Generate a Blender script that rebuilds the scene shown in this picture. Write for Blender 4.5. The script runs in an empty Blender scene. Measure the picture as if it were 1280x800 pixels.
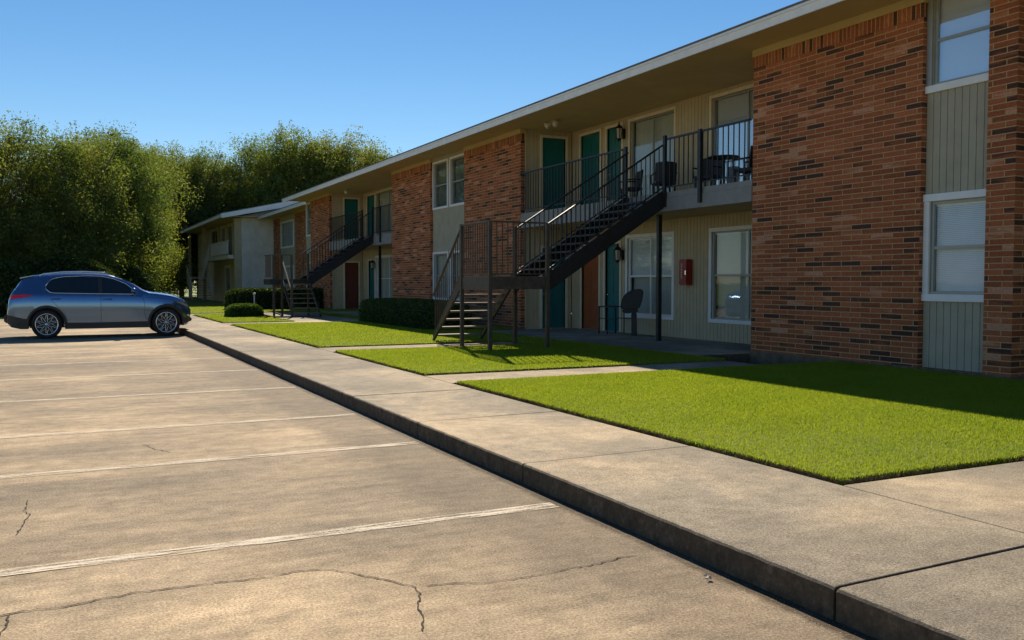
import bpy, bmesh, math, random
import numpy as np
from mathutils import Vector, Matrix
R = math.radians
random.seed(7); rng = np.random.default_rng(11)
scene = bpy.context.scene
col = scene.collection

# ------------------------------------------------------------------ camera
cd = bpy.data.cameras.new('camera'); cam = bpy.data.objects.new('camera', cd); col.objects.link(cam)
cam.location = (0, 0, 1.5); cam.rotation_euler = (R(90-2.417), 0, R(-26.22))
cd.sensor_width = 36; cd.lens = 36*1137/1280; cd.clip_start = .05; cd.clip_end = 1500
scene.camera = cam

# ------------------------------------------------------------------ light
SUN = Vector((.40, 1.22, 1.0)).normalized()
SUN_EL = math.asin(SUN.z); SUN_AZ = math.atan2(SUN.x, SUN.y)
w = bpy.data.worlds.new('World'); scene.world = w; w.use_nodes = True
nt = w.node_tree; nt.nodes.clear()
out = nt.nodes.new('ShaderNodeOutputWorld'); bg = nt.nodes.new('ShaderNodeBackground')
sky = nt.nodes.new('ShaderNodeTexSky'); sky.sky_type = 'NISHITA'; sky.sun_disc = False
sky.sun_elevation = SUN_EL; sky.sun_rotation = SUN_AZ
sky.altitude = 300; sky.air_density = 1.0; sky.dust_density = 0.0; sky.ozone_density = 2.5
hs = nt.nodes.new('ShaderNodeHueSaturation'); hs.inputs['Saturation'].default_value = 1.24
nt.links.new(sky.outputs[0], hs.inputs['Color']); nt.links.new(hs.outputs[0], bg.inputs['Color'])
bg.inputs['Strength'].default_value = 0.058
nt.links.new(bg.outputs[0], out.inputs[0])
sl = bpy.data.lights.new('sun', 'SUN'); sl.energy = 4.2; sl.angle = R(.55); sl.color = (1, .86, .66)
so = bpy.data.objects.new('sun', sl); col.objects.link(so)
so.rotation_euler = (-SUN).to_track_quat('-Z', 'Y').to_euler(); so.location = SUN*60
vs = scene.view_settings
vs.view_transform = 'Standard'; vs.look = 'None'; vs.exposure = 0.82; vs.gamma = 1
vs.use_curve_mapping = False

# ------------------------------------------------------------------ materials
class NM:
    def __init__(s, name):
        s.m = bpy.data.materials.new(name); s.m.use_nodes = True; s.t = s.m.node_tree
        s.p = s.t.nodes['Principled BSDF']; s.o = s.t.nodes['Material Output']
    def n(s, typ, **kw):
        nd = s.t.nodes.new(typ)
        for k, v in kw.items():
            if k.startswith('i_'): nd.inputs[k[2:].replace('_', ' ')].default_value = v
            else: setattr(nd, k, v)
        return nd
    def l(s, a, b): s.t.links.new(a, b)
    def pos(s, scale=(1, 1, 1)):
        g = s.n('ShaderNodeNewGeometry'); m = s.n('ShaderNodeVectorMath', operation='MULTIPLY')
        s.l(g.outputs['Position'], m.inputs[0]); m.inputs[1].default_value = scale
        return m.outputs[0]
    def noise(s, scale, detail=4, rough=.55, vec=None, dist=0.0):
        nd = s.n('ShaderNodeTexNoise'); nd.inputs['Scale'].default_value = scale
        nd.inputs['Detail'].default_value = detail; nd.inputs['Roughness'].default_value = rough
        nd.inputs['Distortion'].default_value = dist
        s.l(vec if vec is not None else s.pos(), nd.inputs['Vector']); return nd.outputs['Fac']
    def ramp(s, fac, stops, interp='LINEAR'):
        r = s.n('ShaderNodeValToRGB'); e = r.color_ramp.elements; r.color_ramp.interpolation = interp
        while len(e) < len(stops): e.new(.5)
        for el, (p, c) in zip(e, stops):
            el.position = p; el.color = (c, c, c, 1) if isinstance(c, (int, float)) else tuple(c)+(1,)
        s.l(fac, r.inputs[0]); return r.outputs[0]
    def mix(s, fac, a, b, mode='MIX'):
        m = s.n('ShaderNodeMix', data_type='RGBA', blend_type=mode)
        for sock, v in ((m.inputs['Factor'], fac), (m.inputs['A'], a), (m.inputs['B'], b)):
            if hasattr(v, 'is_output') or hasattr(v, 'node'): s.l(v, sock)
            elif isinstance(v, (int, float)) and sock.name != 'Factor': sock.default_value = (v, v, v, 1)
            elif isinstance(v, tuple): sock.default_value = v+(1,) if len(v) == 3 else v
            else: sock.default_value = v
        return m.outputs['Result']
    def math(s, op, a, b=0.0):
        m = s.n('ShaderNodeMath', operation=op)
        for i, v in enumerate((a, b)):
            if hasattr(v, 'node'): s.l(v, m.inputs[i])
            else: m.inputs[i].default_value = v
        return m.outputs[0]
    def bump(s, h, strength=.3, dist=.01, nrm=None):
        b = s.n('ShaderNodeBump'); b.inputs['Strength'].default_value = strength; b.inputs['Distance'].default_value = dist
        s.l(h, b.inputs['Height'])
        if nrm is not None: s.l(nrm, b.inputs['Normal'])
        s.l(b.outputs[0], s.p.inputs['Normal']); return b.outputs[0]
    def base(s, c): 
        if hasattr(c, 'node'): s.l(c, s.p.inputs['Base Color'])
        else: s.p.inputs['Base Color'].default_value = tuple(c)+(1,)
    def set(s, **kw):
        for k, v in kw.items(): s.p.inputs[k.replace('_', ' ')].default_value = v
        return s

def simple(name, c, rough=.6, metal=0.0, var=.25, scale=6, spec=.5, bump=0.0, bscale=60):
    a = NM(name); f = a.noise(scale, 5, .6)
    lo = tuple(x*(1-var) for x in c); hi = tuple(min(1, x*(1+var)) for x in c)
    a.base(a.ramp(f, [(.3, lo), (.7, hi)]))
    a.set(Roughness=rough, Metallic=metal); a.p.inputs['Specular IOR Level'].default_value = spec
    if bump: a.bump(a.noise(bscale, 3), bump, .004)
    return a.m

def mat_lot():
    a = NM('lot_concrete')
    big = a.noise(.33, 5, .6, a.pos((.55, .95, 1)), .2)
    med = a.noise(1.3, 6, .62, a.pos((.7, 1.2, 1)), .15)
    c = a.ramp(big, [(.36, (.235, .19, .135)), (.5, (.36, .28, .185)), (.63, (.53, .405, .262))])
    c2 = a.ramp(med, [(.32, .78), (.5, .98), (.68, 1.12)])
    c = a.mix(1.0, c, c2, 'MULTIPLY')
    # grime gathered towards the kerb, and dark drip stains in each bay
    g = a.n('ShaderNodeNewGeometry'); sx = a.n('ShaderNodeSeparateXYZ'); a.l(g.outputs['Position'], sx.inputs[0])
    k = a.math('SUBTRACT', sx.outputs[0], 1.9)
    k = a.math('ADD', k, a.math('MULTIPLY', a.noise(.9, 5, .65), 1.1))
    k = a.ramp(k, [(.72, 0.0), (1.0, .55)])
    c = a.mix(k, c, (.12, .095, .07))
    kerb_shade = a.math('ADD', sx.outputs[0], a.math('MULTIPLY', a.noise(7, 5, .7), .10))
    c = a.mix(a.ramp(a.math('SUBTRACT', kerb_shade, 2.0), [(.955, 0.0), (1.03, .9)]), c, (.05, .034, .02))  # the kerb's shadow, painted into the lot colour as a deep brown strip
    st = a.noise(.42, 9, .68, a.pos((.6, 1.25, 3)), .15)
    c = a.mix(a.ramp(st, [(.45, 0.0), (.60, .68)]), c, (.165, .138, .105))
    fine = a.noise(210, 3, .7); grit = a.noise(75, 4, .85)
    c = a.mix(1.0, c, a.ramp(fine, [(.3, .7), (.5, 1.0), (.72, 1.25)]), 'MULTIPLY')
    c = a.mix(1.0, c, a.ramp(grit, [(.36, .48), (.5, 1.0), (.64, 1.55)]), 'MULTIPLY')
    c = a.mix(1.0, c, a.ramp(a.noise(6.5, 8, .75), [(.34, .72), (.5, .98), (.66, 1.2)]), 'MULTIPLY')
    c = a.mix(1.0, c, a.ramp(a.noise(1.0, 7, .7, a.pos((1.1, 9, 1))), [(.36, .84), (.52, 1.0), (.66, 1.12)]), 'MULTIPLY')
    v = a.n('ShaderNodeTexVoronoi'); v.inputs['Scale'].default_value = 62; a.l(a.pos(), v.inputs['Vector'])
    sp = a.ramp(v.outputs['Distance'], [(.10, .75), (.2, 0.0)])
    c = a.mix(sp, c, (.5, .43, .33))
    hair = a.n('ShaderNodeTexVoronoi'); hair.feature = 'DISTANCE_TO_EDGE'; hair.inputs['Scale'].default_value = .42
    wv = a.n('ShaderNodeVectorMath', operation='ADD'); nz = a.n('ShaderNodeTexNoise'); nz.inputs['Scale'].default_value = 1.6; nz.inputs['Detail'].default_value = 8
    a.l(a.pos(), nz.inputs['Vector']); a.l(nz.outputs['Color'], wv.inputs[0]); a.l(a.pos(), wv.inputs[1]); a.l(wv.outputs[0], hair.inputs['Vector'])
    hc = a.math('MULTIPLY', a.ramp(hair.outputs['Distance'], [(.0, 1.0), (.004, 0.0)]), a.ramp(a.noise(.8, 3), [(.5, 0.0), (.6, .55)]))
    c = a.mix(hc, c, (.13, .1, .07))
    a.base(c); a.set(Roughness=.9); a.p.inputs['Specular IOR Level'].default_value = .25
    h = a.math('ADD', a.math('MULTIPLY', fine, .6), a.math('MULTIPLY', a.noise(45, 4), .5))
    a.bump(h, .55, .006)
    return a.m

def mat_walk(name='walk_concrete', tint=1.0):
    a = NM(name)
    big = a.noise(.42, 6, .62, None, .4); med = a.noise(2.6, 8, .72)
    c = a.ramp(big, [(.36, (.185*tint, .163*tint, .128*tint)), (.5, (.28*tint, .24*tint, .18*tint)), (.64, (.47*tint, .37*tint, .25*tint))])
    c = a.mix(1.0, c, a.ramp(med, [(.32, .76), (.68, 1.14)]), 'MULTIPLY')
    fine = a.noise(240, 3, .7); grit = a.noise(80, 4, .85)
    c = a.mix(1.0, c, a.ramp(fine, [(.3, .7), (.5, 1.0), (.72, 1.25)]), 'MULTIPLY')
    c = a.mix(1.0, c, a.ramp(grit, [(.36, .46), (.5, 1.0), (.64, 1.6)]), 'MULTIPLY')
    c = a.mix(1.0, c, a.ramp(a.noise(7.5, 8, .75), [(.34, .80), (.5, 1.0), (.66, 1.15)]), 'MULTIPLY')
    v = a.n('ShaderNodeTexVoronoi'); v.inputs['Scale'].default_value = 70; a.l(a.pos(), v.inputs['Vector'])
    c = a.mix(a.ramp(v.outputs['Distance'], [(.12, .8), (.22, 0.0)]), c, (.46, .4, .31))
    # upright faces, kerb included, coloured darker and browner with a dirty grain
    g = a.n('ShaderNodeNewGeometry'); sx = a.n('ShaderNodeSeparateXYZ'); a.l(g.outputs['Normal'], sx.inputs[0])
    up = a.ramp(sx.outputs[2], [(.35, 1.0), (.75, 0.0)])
    side_col = a.ramp(a.noise(14, 8, .78), [(.32, (.05, .036, .024)), (.55, (.11, .082, .054)), (.72, (.22, .17, .115))])
    c = a.mix(up, c, side_col)
    a.base(c); a.set(Roughness=.9); a.p.inputs['Specular IOR Level'].default_value = .25
    a.bump(a.math('ADD', a.math('MULTIPLY', fine, .6), a.math('MULTIPLY', a.noise(50, 4), .6)), .6, .006)
    return a.m

def mat_paint_line():
    a = NM('worn_line_paint')
    n1 = a.noise(3.2, 8, .72, a.pos((.8, 9, 1))); n2 = a.noise(70, 3, .7)
    f = a.ramp(a.math('ADD', a.math('MULTIPLY', n1, .8), a.math('MULTIPLY', n2, .22)), [(.435, 0.0), (.56, .95)])
    d = a.n('ShaderNodeBsdfDiffuse'); d.inputs['Color'].default_value = (.74, .66, .54, 1)
    t = a.n('ShaderNodeBsdfTransparent'); m = a.n('ShaderNodeMixShader')
    a.l(f, m.inputs[0]); a.l(t.outputs[0], m.inputs[1]); a.l(d.outputs[0], m.inputs[2]); a.l(m.outputs[0], a.o.inputs['Surface'])
    return a.m

def mat_brick(name, soldier=False):
    a = NM(name)
    g = a.n('ShaderNodeNewGeometry'); sp = a.n('ShaderNodeSeparateXYZ'); a.l(g.outputs['Position'], sp.inputs[0])
    sn = a.n('ShaderNodeSeparateXYZ'); a.l(g.outputs['True Normal'], sn.inputs[0])
    isx = a.math('GREATER_THAN', a.math('ABSOLUTE', sn.outputs[0]), .5)
    hz = a.math('ADD', a.math('MULTIPLY', sp.outputs[1], isx), a.math('MULTIPLY', sp.outputs[0], a.math('SUBTRACT', 1.0, isx)))
    cb = a.n('ShaderNodeCombineXYZ')
    if soldier: a.l(a.math('ADD', sp.outputs[2], -5.40), cb.inputs[0]); a.l(hz, cb.inputs[1])
    else: a.l(hz, cb.inputs[0]); a.l(sp.outputs[2], cb.inputs[1])
    bk = a.n('ShaderNodeTexBrick'); a.l(cb.outputs[0], bk.inputs['Vector'])
    bk.offset = 0.0 if soldier else .5; bk.squash = 1; bk.inputs['Scale'].default_value = 1
    bk.inputs['Color1'].default_value = (0, 0, 0, 1); bk.inputs['Color2'].default_value = (1, 1, 1, 1); bk.inputs['Mortar'].default_value = (.5, .5, .5, 1)
    bk.inputs['Mortar Size'].default_value = .0085; bk.inputs['Mortar Smooth'].default_value = .3; bk.inputs['Bias'].default_value = 0
    bk.inputs['Brick Width'].default_value = .41 if not soldier else .26; bk.inputs['Row Height'].default_value = .0835
    rnd = bk.outputs['Color']
    # cluster the dark headers in runs along a few courses
    st = a.n('ShaderNodeVectorMath', operation='MULTIPLY'); a.l(cb.outputs[0], st.inputs[0]); st.inputs[1].default_value = (.7, 5.0, 1)
    run = a.noise(1.0, 3, .6, st.outputs[0])
    v = a.math('ADD', rnd, a.math('MULTIPLY', a.math('SUBTRACT', run, .5), 1.15))
    c = a.ramp(v, [(0.0, (.085, .042, .033)), (.09, (.12, .050, .034)), (.17, (.27, .088, .040)), (.38, (.34, .100, .044)), (.62, (.40, .122, .052)), (.90, (.45, .145, .064)), (1.0, (.56, .27, .165))])
    c = a.mix(1.0, c, a.ramp(a.noise(26, 5, .65), [(.3, .72), (.7, 1.22)]), 'MULTIPLY')
    c = a.mix(1.0, c, a.ramp(a.noise(.6, 4), [(.3, .86), (.7, 1.1)]), 'MULTIPLY')
    mort = a.ramp(a.noise(40, 3), [(.3, (.44, .28, .14)), (.7, (.60, .39, .20))])
    c = a.mix(bk.outputs['Fac'], c, mort)
    a.base(c); a.set(Roughness=.88); a.p.inputs['Specular IOR Level'].default_value = .2
    h = a.math('ADD', a.math('MULTIPLY', bk.outputs['Fac'], -1.0), a.math('MULTIPLY', a.noise(90, 4, .7), .25))
    h = a.math('ADD', h, a.math('MULTIPLY', rnd, .25))
    a.bump(h, .8, .008)
    return a.m

def mat_grass(name, dark=1.0):
    a = NM(name)
    f = a.noise(1.1, 4, .6); f2 = a.noise(38, 3, .7)
    c = a.ramp(f, [(.3, (.195*dark, .262*dark, .028*dark)), (.7, (.250*dark, .305*dark, .034*dark))])
    c = a.mix(1.0, c, a.ramp(f2, [(.25, .62), (.5, 1.0), (.75, 1.4)]), 'MULTIPLY')
    dry = a.ramp(a.noise(90, 2, .6), [(.62, 0.0), (.74, .6)])
    c = a.mix(dry, c, (.20, .17, .06))
    d = a.n('ShaderNodeBsdfDiffuse'); t = a.n('ShaderNodeBsdfTranslucent'); m = a.n('ShaderNodeMixShader'); m.inputs[0].default_value = .5
    a.l(c, d.inputs['Color']); a.l(a.mix(1.0, c, (1.5, 1.5, .9), 'MULTIPLY'), t.inputs['Color'])
    a.l(d.outputs[0], m.inputs[1]); a.l(t.outputs[0], m.inputs[2]); a.l(m.outputs[0], a.o.inputs['Surface'])
    return a.m

def mat_leaf(name, c0, c1, tr=.45, tcol=(1.6, 1.45, .7)):
    a = NM(name)
    f = a.noise(.55, 3, .6); f2 = a.noise(7, 3, .7)
    c = a.ramp(f, [(.32, c0), (.68, c1)])
    c = a.mix(1.0, c, a.ramp(f2, [(.3, .6), (.7, 1.4)]), 'MULTIPLY')
    oi = a.n('ShaderNodeObjectInfo')
    c = a.mix(1.0, c, a.ramp(oi.outputs['Random'], [(0, (.85, .95, .9)), (1, (1.15, 1.05, 1.0))]), 'MULTIPLY')
    d = a.n('ShaderNodeBsdfDiffuse'); t = a.n('ShaderNodeBsdfTranslucent'); m = a.n('ShaderNodeMixShader'); m.inputs[0].default_value = tr
    g = a.n('ShaderNodeBsdfGlossy'); g.inputs['Roughness'].default_value = .45; g.inputs['Color'].default_value = (.6, .6, .5, 1)
    m2 = a.n('ShaderNodeMixShader'); m2.inputs[0].default_value = .04
    a.l(c, d.inputs['Color']); a.l(a.mix(1.0, c, tcol, 'MULTIPLY'), t.inputs['Color'])
    a.l(d.outputs[0], m.inputs[1]); a.l(t.outputs[0], m.inputs[2])
    a.l(m.outputs[0], m2.inputs[1]); a.l(g.outputs[0], m2.inputs[2]); a.l(m2.outputs[0], a.o.inputs['Surface'])
    return a.m

def mat_glass(name, refl=.2, tint=(.8, .85, .85)):
    a = NM(name)
    t = a.n('ShaderNodeBsdfTransparent'); t.inputs['Color'].default_value = tint+(1,)
    g = a.n('ShaderNodeBsdfGlossy'); g.inputs['Roughness'].default_value = .02; g.inputs['Color'].default_value = (.9, .95, 1, 1)
    lw = a.n('ShaderNodeLayerWeight'); lw.inputs['Blend'].default_value = .5; fr_ = a.math('MULTIPLY', a.math('POWER', lw.outputs['Facing'], 3.0), .45)
    b = a.n('ShaderNodeBump'); b.inputs['Strength'].default_value = .05; b.inputs['Distance'].default_value = .02
    a.l(a.noise(2.2, 2), b.inputs['Height']); a.l(b.outputs[0], g.inputs['Normal'])
    m = a.n('ShaderNodeMixShader'); a.l(a.math('ADD', fr_, refl), m.inputs[0])
    a.l(t.outputs[0], m.inputs[1]); a.l(g.outputs[0], m.inputs[2]); a.l(m.outputs[0], a.o.inputs['Surface'])
    return a.m

def mat_carpaint():
    a = NM('blue_metallic_paint')
    a.base((.10, .18, .32)); a.set(Metallic=.8, Roughness=.15)
    a.p.inputs['Coat Weight'].default_value = .9; a.p.inputs['Coat Roughness'].default_value = .04
    a.bump(a.noise(2.0, 2), .03, .02)
    return a.m

M = {}
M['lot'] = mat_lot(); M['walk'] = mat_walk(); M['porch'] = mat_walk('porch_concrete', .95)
M['found'] = simple('foundation_concrete', (.15, .10, .065), .9, var=.4, scale=5, bump=.4)
M['line'] = mat_paint_line(); M['brick'] = mat_brick('brown_brick'); M['soldier'] = mat_brick('brick_soldier_course', True)
M['crack'] = simple('crack_dirt', (.035, .026, .018), .95, var=.4)
M['soil'] = simple('lawn_soil', (.07, .05, .03), .95, var=.5, scale=30, bump=.8)
M['turf'] = simple('lawn_turf', (.11, .14, .022), .95, var=.3, scale=25, bump=.8)
M['field'] = simple('field_grass', (.15, .2, .03), .95, var=.35, scale=3, bump=.8)
M['grass'] = mat_grass('grass_blades')
M['siding'] = simple('tan_siding', (.50, .41, .265), .75, var=.1, scale=3)
M['siding_green'] = simple('sage_siding', (.41, .37, .275), .75, var=.1, scale=3)
M['siding_grey'] = simple('grey_siding', (.68, .65, .60), .8, var=.12, scale=2)
M['soffit'] = simple('soffit_paint', (.52, .39, .18), .8, var=.08, scale=2)
M['fascia'] = simple('fascia_paint', (.85, .84, .82), .6, var=.08, scale=4)
M['gutter'] = simple('drip_edge', (.8, .8, .8), .4, var=.05)
M['trim'] = simple('cream_trim', (.72, .62, .45), .6, var=.08, scale=5)
M['trim_white'] = simple('white_trim', (.80, .80, .80), .5, var=.06, scale=5)
M['alu'] = simple('bronze_aluminium', (.33, .33, .31), .4, .3, var=.08)
M['teal'] = simple('teal_door_paint', (.003, .125, .125), .45, var=.12, scale=3)
M['orange'] = simple('rust_door_paint', (.34, .09, .025), .5, var=.15, scale=3)
M['maroon'] = simple('maroon_door_paint', (.15, .032, .018), .5, var=.15, scale=3)
M['slab'] = simple('grey_slab_paint', (.26, .255, .24), .7, var=.12, scale=4)
M['rail'] = simple('black_rail_paint', (.022, .022, .024), .42, .2, var=.3, scale=9)
M['railbrown'] = simple('brown_rail_paint', (.075, .055, .04), .5, .1, var=.35, scale=9)
M['tread'] = simple('stair_tread_concrete', (.26, .215, .16), .85, var=.3, scale=12, bump=.4)
M['treadbrown'] = simple('brown_tread', (.19, .15, .11), .8, var=.3, scale=12, bump=.3); M['treaddark'] = simple('dark_tread', (.07, .065, .06), .7, var=.3, scale=12, bump=.3)
M['roof'] = simple('asphalt_shingle', (.16, .15, .14), .9, var=.3, scale=20, bump=.6)
M['roof_light'] = simple('pale_shingle', (.30, .28, .26), .8, var=.3, scale=20, bump=.6)
M['greyrail'] = simple('grey_rail_paint', (.62, .60, .57), .6, var=.15)
M['blind'] = simple('white_blind', (.78, .82, .80), .7, var=.04)
M['blindlow'] = simple('blue_blind', (.84, .87, .92), .7, var=.04)
M['curtain'] = simple('grey_curtain', (.42, .43, .38), .85, var=.08, scale=2)
M['beigeblind'] = simple('beige_blind', (.40, .35, .25), .8, var=.08)
M['dark'] = simple('dark_interior', (.02, .025, .025), .8, var=.3)
M['darkcloth'] = simple('dark_curtain', (.09, .115, .115), .8, var=.3, scale=2)
M['glass'] = mat_glass('window_glass', .02, (.98, .99, .99)); M['glass_sky'] = mat_glass('patio_glass', .24, (.96, .98, 1))
M['red'] = simple('red_cabinet', (.30, .018, .012), .4, var=.2)
M['white'] = simple('white_lettering', (.75, .74, .70), .6, var=.05)
M['lampglass'] = simple('lamp_glass', (.45, .42, .33), .2, var=.1)
M['lampmetal'] = simple('lamp_metal', (.02, .018, .016), .4, .6, var=.2)
M['floodwhite'] = simple('flood_housing', (.62, .58, .5), .4, var=.08)
M['cover'] = simple('grill_cover', (.022, .026, .032), .55, var=.3, scale=6, bump=.3, bscale=20)
M['wicker'] = simple('dark_wicker', (.022, .022, .026), .6, var=.4, scale=40, bump=.6)
M['leaf'] = mat_leaf('tree_leaf', (.080, .112, .034), (.150, .165, .042), .5, (1.95, 1.95, .9))
M['leaf2'] = mat_leaf('tree_leaf_dark', (.062, .095, .032), (.115, .140, .042), .5, (2.1, 2.1, 1.0))
M['hedge'] = mat_leaf('hedge_leaf', (.03, .055, .016), (.05, .085, .02), .3)
M['bush'] = mat_leaf('bush_leaf', (.045, .095, .010), (.07, .13, .014), .4)
M['bark'] = simple('bark', (.12, .095, .065), .9, var=.4, scale=8, bump=.8)
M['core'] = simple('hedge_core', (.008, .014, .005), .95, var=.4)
M['paint'] = mat_carpaint()
M['clad'] = simple('dark_cladding', (.030, .028, .026), .55, var=.1)
M['tyre'] = simple('tyre_rubber', (.016, .016, .017), .8, var=.2)
M['rim'] = simple('alloy', (.62, .61, .60), .25, .85, var=.05)
M['rimdark'] = simple('wheel_black', (.02, .02, .02), .5, var=.2)
a_ = NM('car_glass'); a_.base((.012, .018, .024)); a_.set(Roughness=.02); a_.p.inputs['Specular IOR Level'].default_value = .6; M['carglass'] = a_.m
a_ = NM('chrome'); a_.base((.75, .75, .76)); a_.set(Roughness=.12, Metallic=1.0); M['chrome'] = a_.m
a_ = NM('tail_lens'); a_.base((.75, .015, .015)); a_.set(Roughness=.1); M['tail'] = a_.m
a_ = NM('head_lens'); a_.base((.5, .53, .56)); a_.set(Roughness=.06, Metallic=.6); M['head'] = a_.m

# ------------------------------------------------------------------ mesh helpers
class MB:
    def __init__(s): s.v = []; s.f = []
    def add(s, vs, fs):
        o = len(s.v); s.v += [tuple(v) for v in vs]; s.f += [tuple(i+o for i in f) for f in fs]; return s
    def box(s, x0, x1, y0, y1, z0, z1):
        x0, x1 = sorted((x0, x1)); y0, y1 = sorted((y0, y1)); z0, z1 = sorted((z0, z1))
        return s.add([(x0, y0, z0), (x1, y0, z0), (x1, y1, z0), (x0, y1, z0), (x0, y0, z1), (x1, y0, z1), (x1, y1, z1), (x0, y1, z1)],
                     [(0, 3, 2, 1), (4, 5, 6, 7), (0, 1, 5, 4), (1, 2, 6, 5), (2, 3, 7, 6), (3, 0, 4, 7)])
    def bar(s, p, q, wd, hd=None, up=(0, 0, 1)):           # rectangular bar
        hd = hd or wd; p = Vector(p); q = Vector(q); d = (q-p).normalized(); u = Vector(up)
        if abs(d.dot(u)) > .99: u = Vector((1, 0, 0))
        sdir = d.cross(u).normalized()*wd/2; ud = sdir.cross(d).normalized()*hd/2
        vs = [c+e for c in (p, q) for e in (-sdir-ud, sdir-ud, sdir+ud, -sdir+ud)]
        return s.add(vs, [(3, 2, 1, 0), (4, 5, 6, 7), (0, 1, 5, 4), (1, 2, 6, 5), (2, 3, 7, 6), (3, 0, 4, 7)])
    def tube(s, pts, r, n=8, cap=True):
        pts = [Vector(p) for p in pts]; rs = r if isinstance(r, (list, tuple)) else [r]*len(pts)
        vs = []; fs = []
        ref = Vector((0, 0, 1))
        d0 = (pts[1]-pts[0]).normalized()
        if abs(d0.dot(ref)) > .95: ref = Vector((1, 0, 0))
        for i, p in enumerate(pts):
            d = (pts[min(i+1, len(pts)-1)]-pts[max(i-1, 0)]).normalized()
            a = d.cross(ref).normalized(); b = d.cross(a).normalized()
            for k in range(n):
                t = 2*math.pi*k/n; vs.append(p+(a*math.cos(t)+b*math.sin(t))*rs[i])
        for i in range(len(pts)-1):
            for k in range(n):
                k2 = (k+1) % n; fs.append((i*n+k, i*n+k2, (i+1)*n+k2, (i+1)*n+k))
        if cap: fs.append(tuple(range(n-1, -1, -1))); fs.append(tuple(range((len(pts)-1)*n, len(pts)*n)))
        return s.add(vs, fs)
    def lathe(s, prof, center, axis='Z', n=24, closed=False):   # prof: (r, h)
        vs = []; fs = []; c = Vector(center)
        for r, h in prof:
            for k in range(n):
                t = 2*math.pi*k/n; a, b = r*math.cos(t), r*math.sin(t)
                vs.append(c+(Vector((a, b, h)) if axis == 'Z' else Vector((a, h, b)) if axis == 'Y' else Vector((h, a, b))))
        m = len(prof)
        for i in range(m if closed else m-1):
            for k in range(n):
                k2 = (k+1) % n; i2 = (i+1) % m; fs.append((i*n+k, i*n+k2, i2*n+k2, i2*n+k))
        return s.add(vs, fs)
    def prism(s, poly, axis, a, b):       # poly in the two other axes
        n = len(poly)
        def P(u, v, w): return {'X': (w, u, v), 'Y': (u, w, v), 'Z': (u, v, w)}[axis]
        vs = [P(u, v, a) for u, v in poly]+[P(u, v, b) for u, v in poly]
        fs = [tuple(range(n)), tuple(range(2*n-1, n-1, -1))]+[(i, (i+1) % n, n+(i+1) % n, n+i) for i in range(n)]
        return s.add(vs, fs)
    def build(s, name, mat, parent=None, smooth=False, bevel=0, loc=None):
        me = bpy.data.meshes.new(name)
        o = bpy.data.objects.new(name, me); col.objects.link(o)
        off = Vector((0, 0, 0))
        if parent is not None:
            o.parent = parent
            q = parent
            while q is not None: off += q.location; q = q.parent
        if loc is not None: o.location = Vector(loc)-off; off = Vector(loc)
        me.from_pydata([tuple(Vector(v)-off) for v in s.v], [], s.f); me.materials.append(mat)
        bm = bmesh.new(); bm.from_mesh(me); bmesh.ops.recalc_face_normals(bm, faces=bm.faces)
        if bevel: bmesh.ops.bevel(bm, geom=[e for e in bm.edges], offset=bevel, segments=2, affect='EDGES', clamp_overlap=True)
        bm.to_mesh(me); bm.free()
        if smooth:
            for p in me.polygons: p.use_smooth = True
        return o

def np_mesh(name, V, F, mat, parent=None, k=None):
    V = np.asarray(V, np.float32).reshape(-1, 3); F = np.asarray(F, np.int32); k = F.shape[1]
    me = bpy.data.meshes.new(name); me.vertices.add(len(V)); me.vertices.foreach_set('co', V.ravel())
    me.loops.add(F.size); me.loops.foreach_set('vertex_index', F.ravel())
    me.polygons.add(len(F)); me.polygons.foreach_set('loop_start', np.arange(len(F), dtype=np.int32)*k)
    me.polygons.foreach_set('loop_total', np.full(len(F), k, np.int32)); me.update(calc_edges=True); me.materials.append(mat)
    o = bpy.data.objects.new(name, me); col.objects.link(o)
    if parent is not None: o.parent = parent
    return o

def tag(o, label=None, cat=None, group=None, kind=None):
    if label: o['label'] = label
    if cat: o['category'] = cat
    if group: o['group'] = group
    if kind: o['kind'] = kind
    return o
def thing(name, loc, label, cat, group=None, rz=0):
    o = bpy.data.objects.new(name, None); col.objects.link(o); o.location = loc; o.rotation_euler.z = rz
    o.empty_display_size = .2
    return tag(o, label, cat, group)
def copy_tree(o, parent=None):
    c = o.copy(); col.objects.link(c)
    if parent is not None: c.parent = parent
    for ch in list(o.children): copy_tree(ch, c)
    return c

# ------------------------------------------------------------------ ground
def sheet(name, x0, x1, y0, y1, z, mat, nx=1, ny=1):
    V = []; F = []
    for j in range(ny+1):
        for i in range(nx+1): V.append((x0+(x1-x0)*i/nx, y0+(y1-y0)*j/ny, z))
    for j in range(ny):
        for i in range(nx): a = j*(nx+1)+i; F.append((a, a+1, a+nx+2, a+nx+1))
    return np_mesh(name, V, F, mat)
g = sheet('ground', -500, 500, -200, 800, -.06, M['field']); tag(g, kind='structure')
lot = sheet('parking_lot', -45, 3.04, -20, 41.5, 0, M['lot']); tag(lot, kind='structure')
def ribbon(pts, wd, z):
    mb = MB(); n = len(pts); V = []
    for i, (x, y) in enumerate(pts):
        a = Vector(pts[max(i-1, 0)]); b = Vector(pts[min(i+1, n-1)]); d = (b-a).normalized(); nn = Vector((-d.y, d.x))
        ww = wd*(.35+.9*random.random())*(0.15 if i in (0, n-1) else 1)
        V += [(x+nn.x*ww/2, y+nn.y*ww/2, z), (x-nn.x*ww/2, y-nn.y*ww/2, z)]
    return mb.add(V, [(2*i, 2*i+1, 2*i+3, 2*i+2) for i in range(n-1)])
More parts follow.
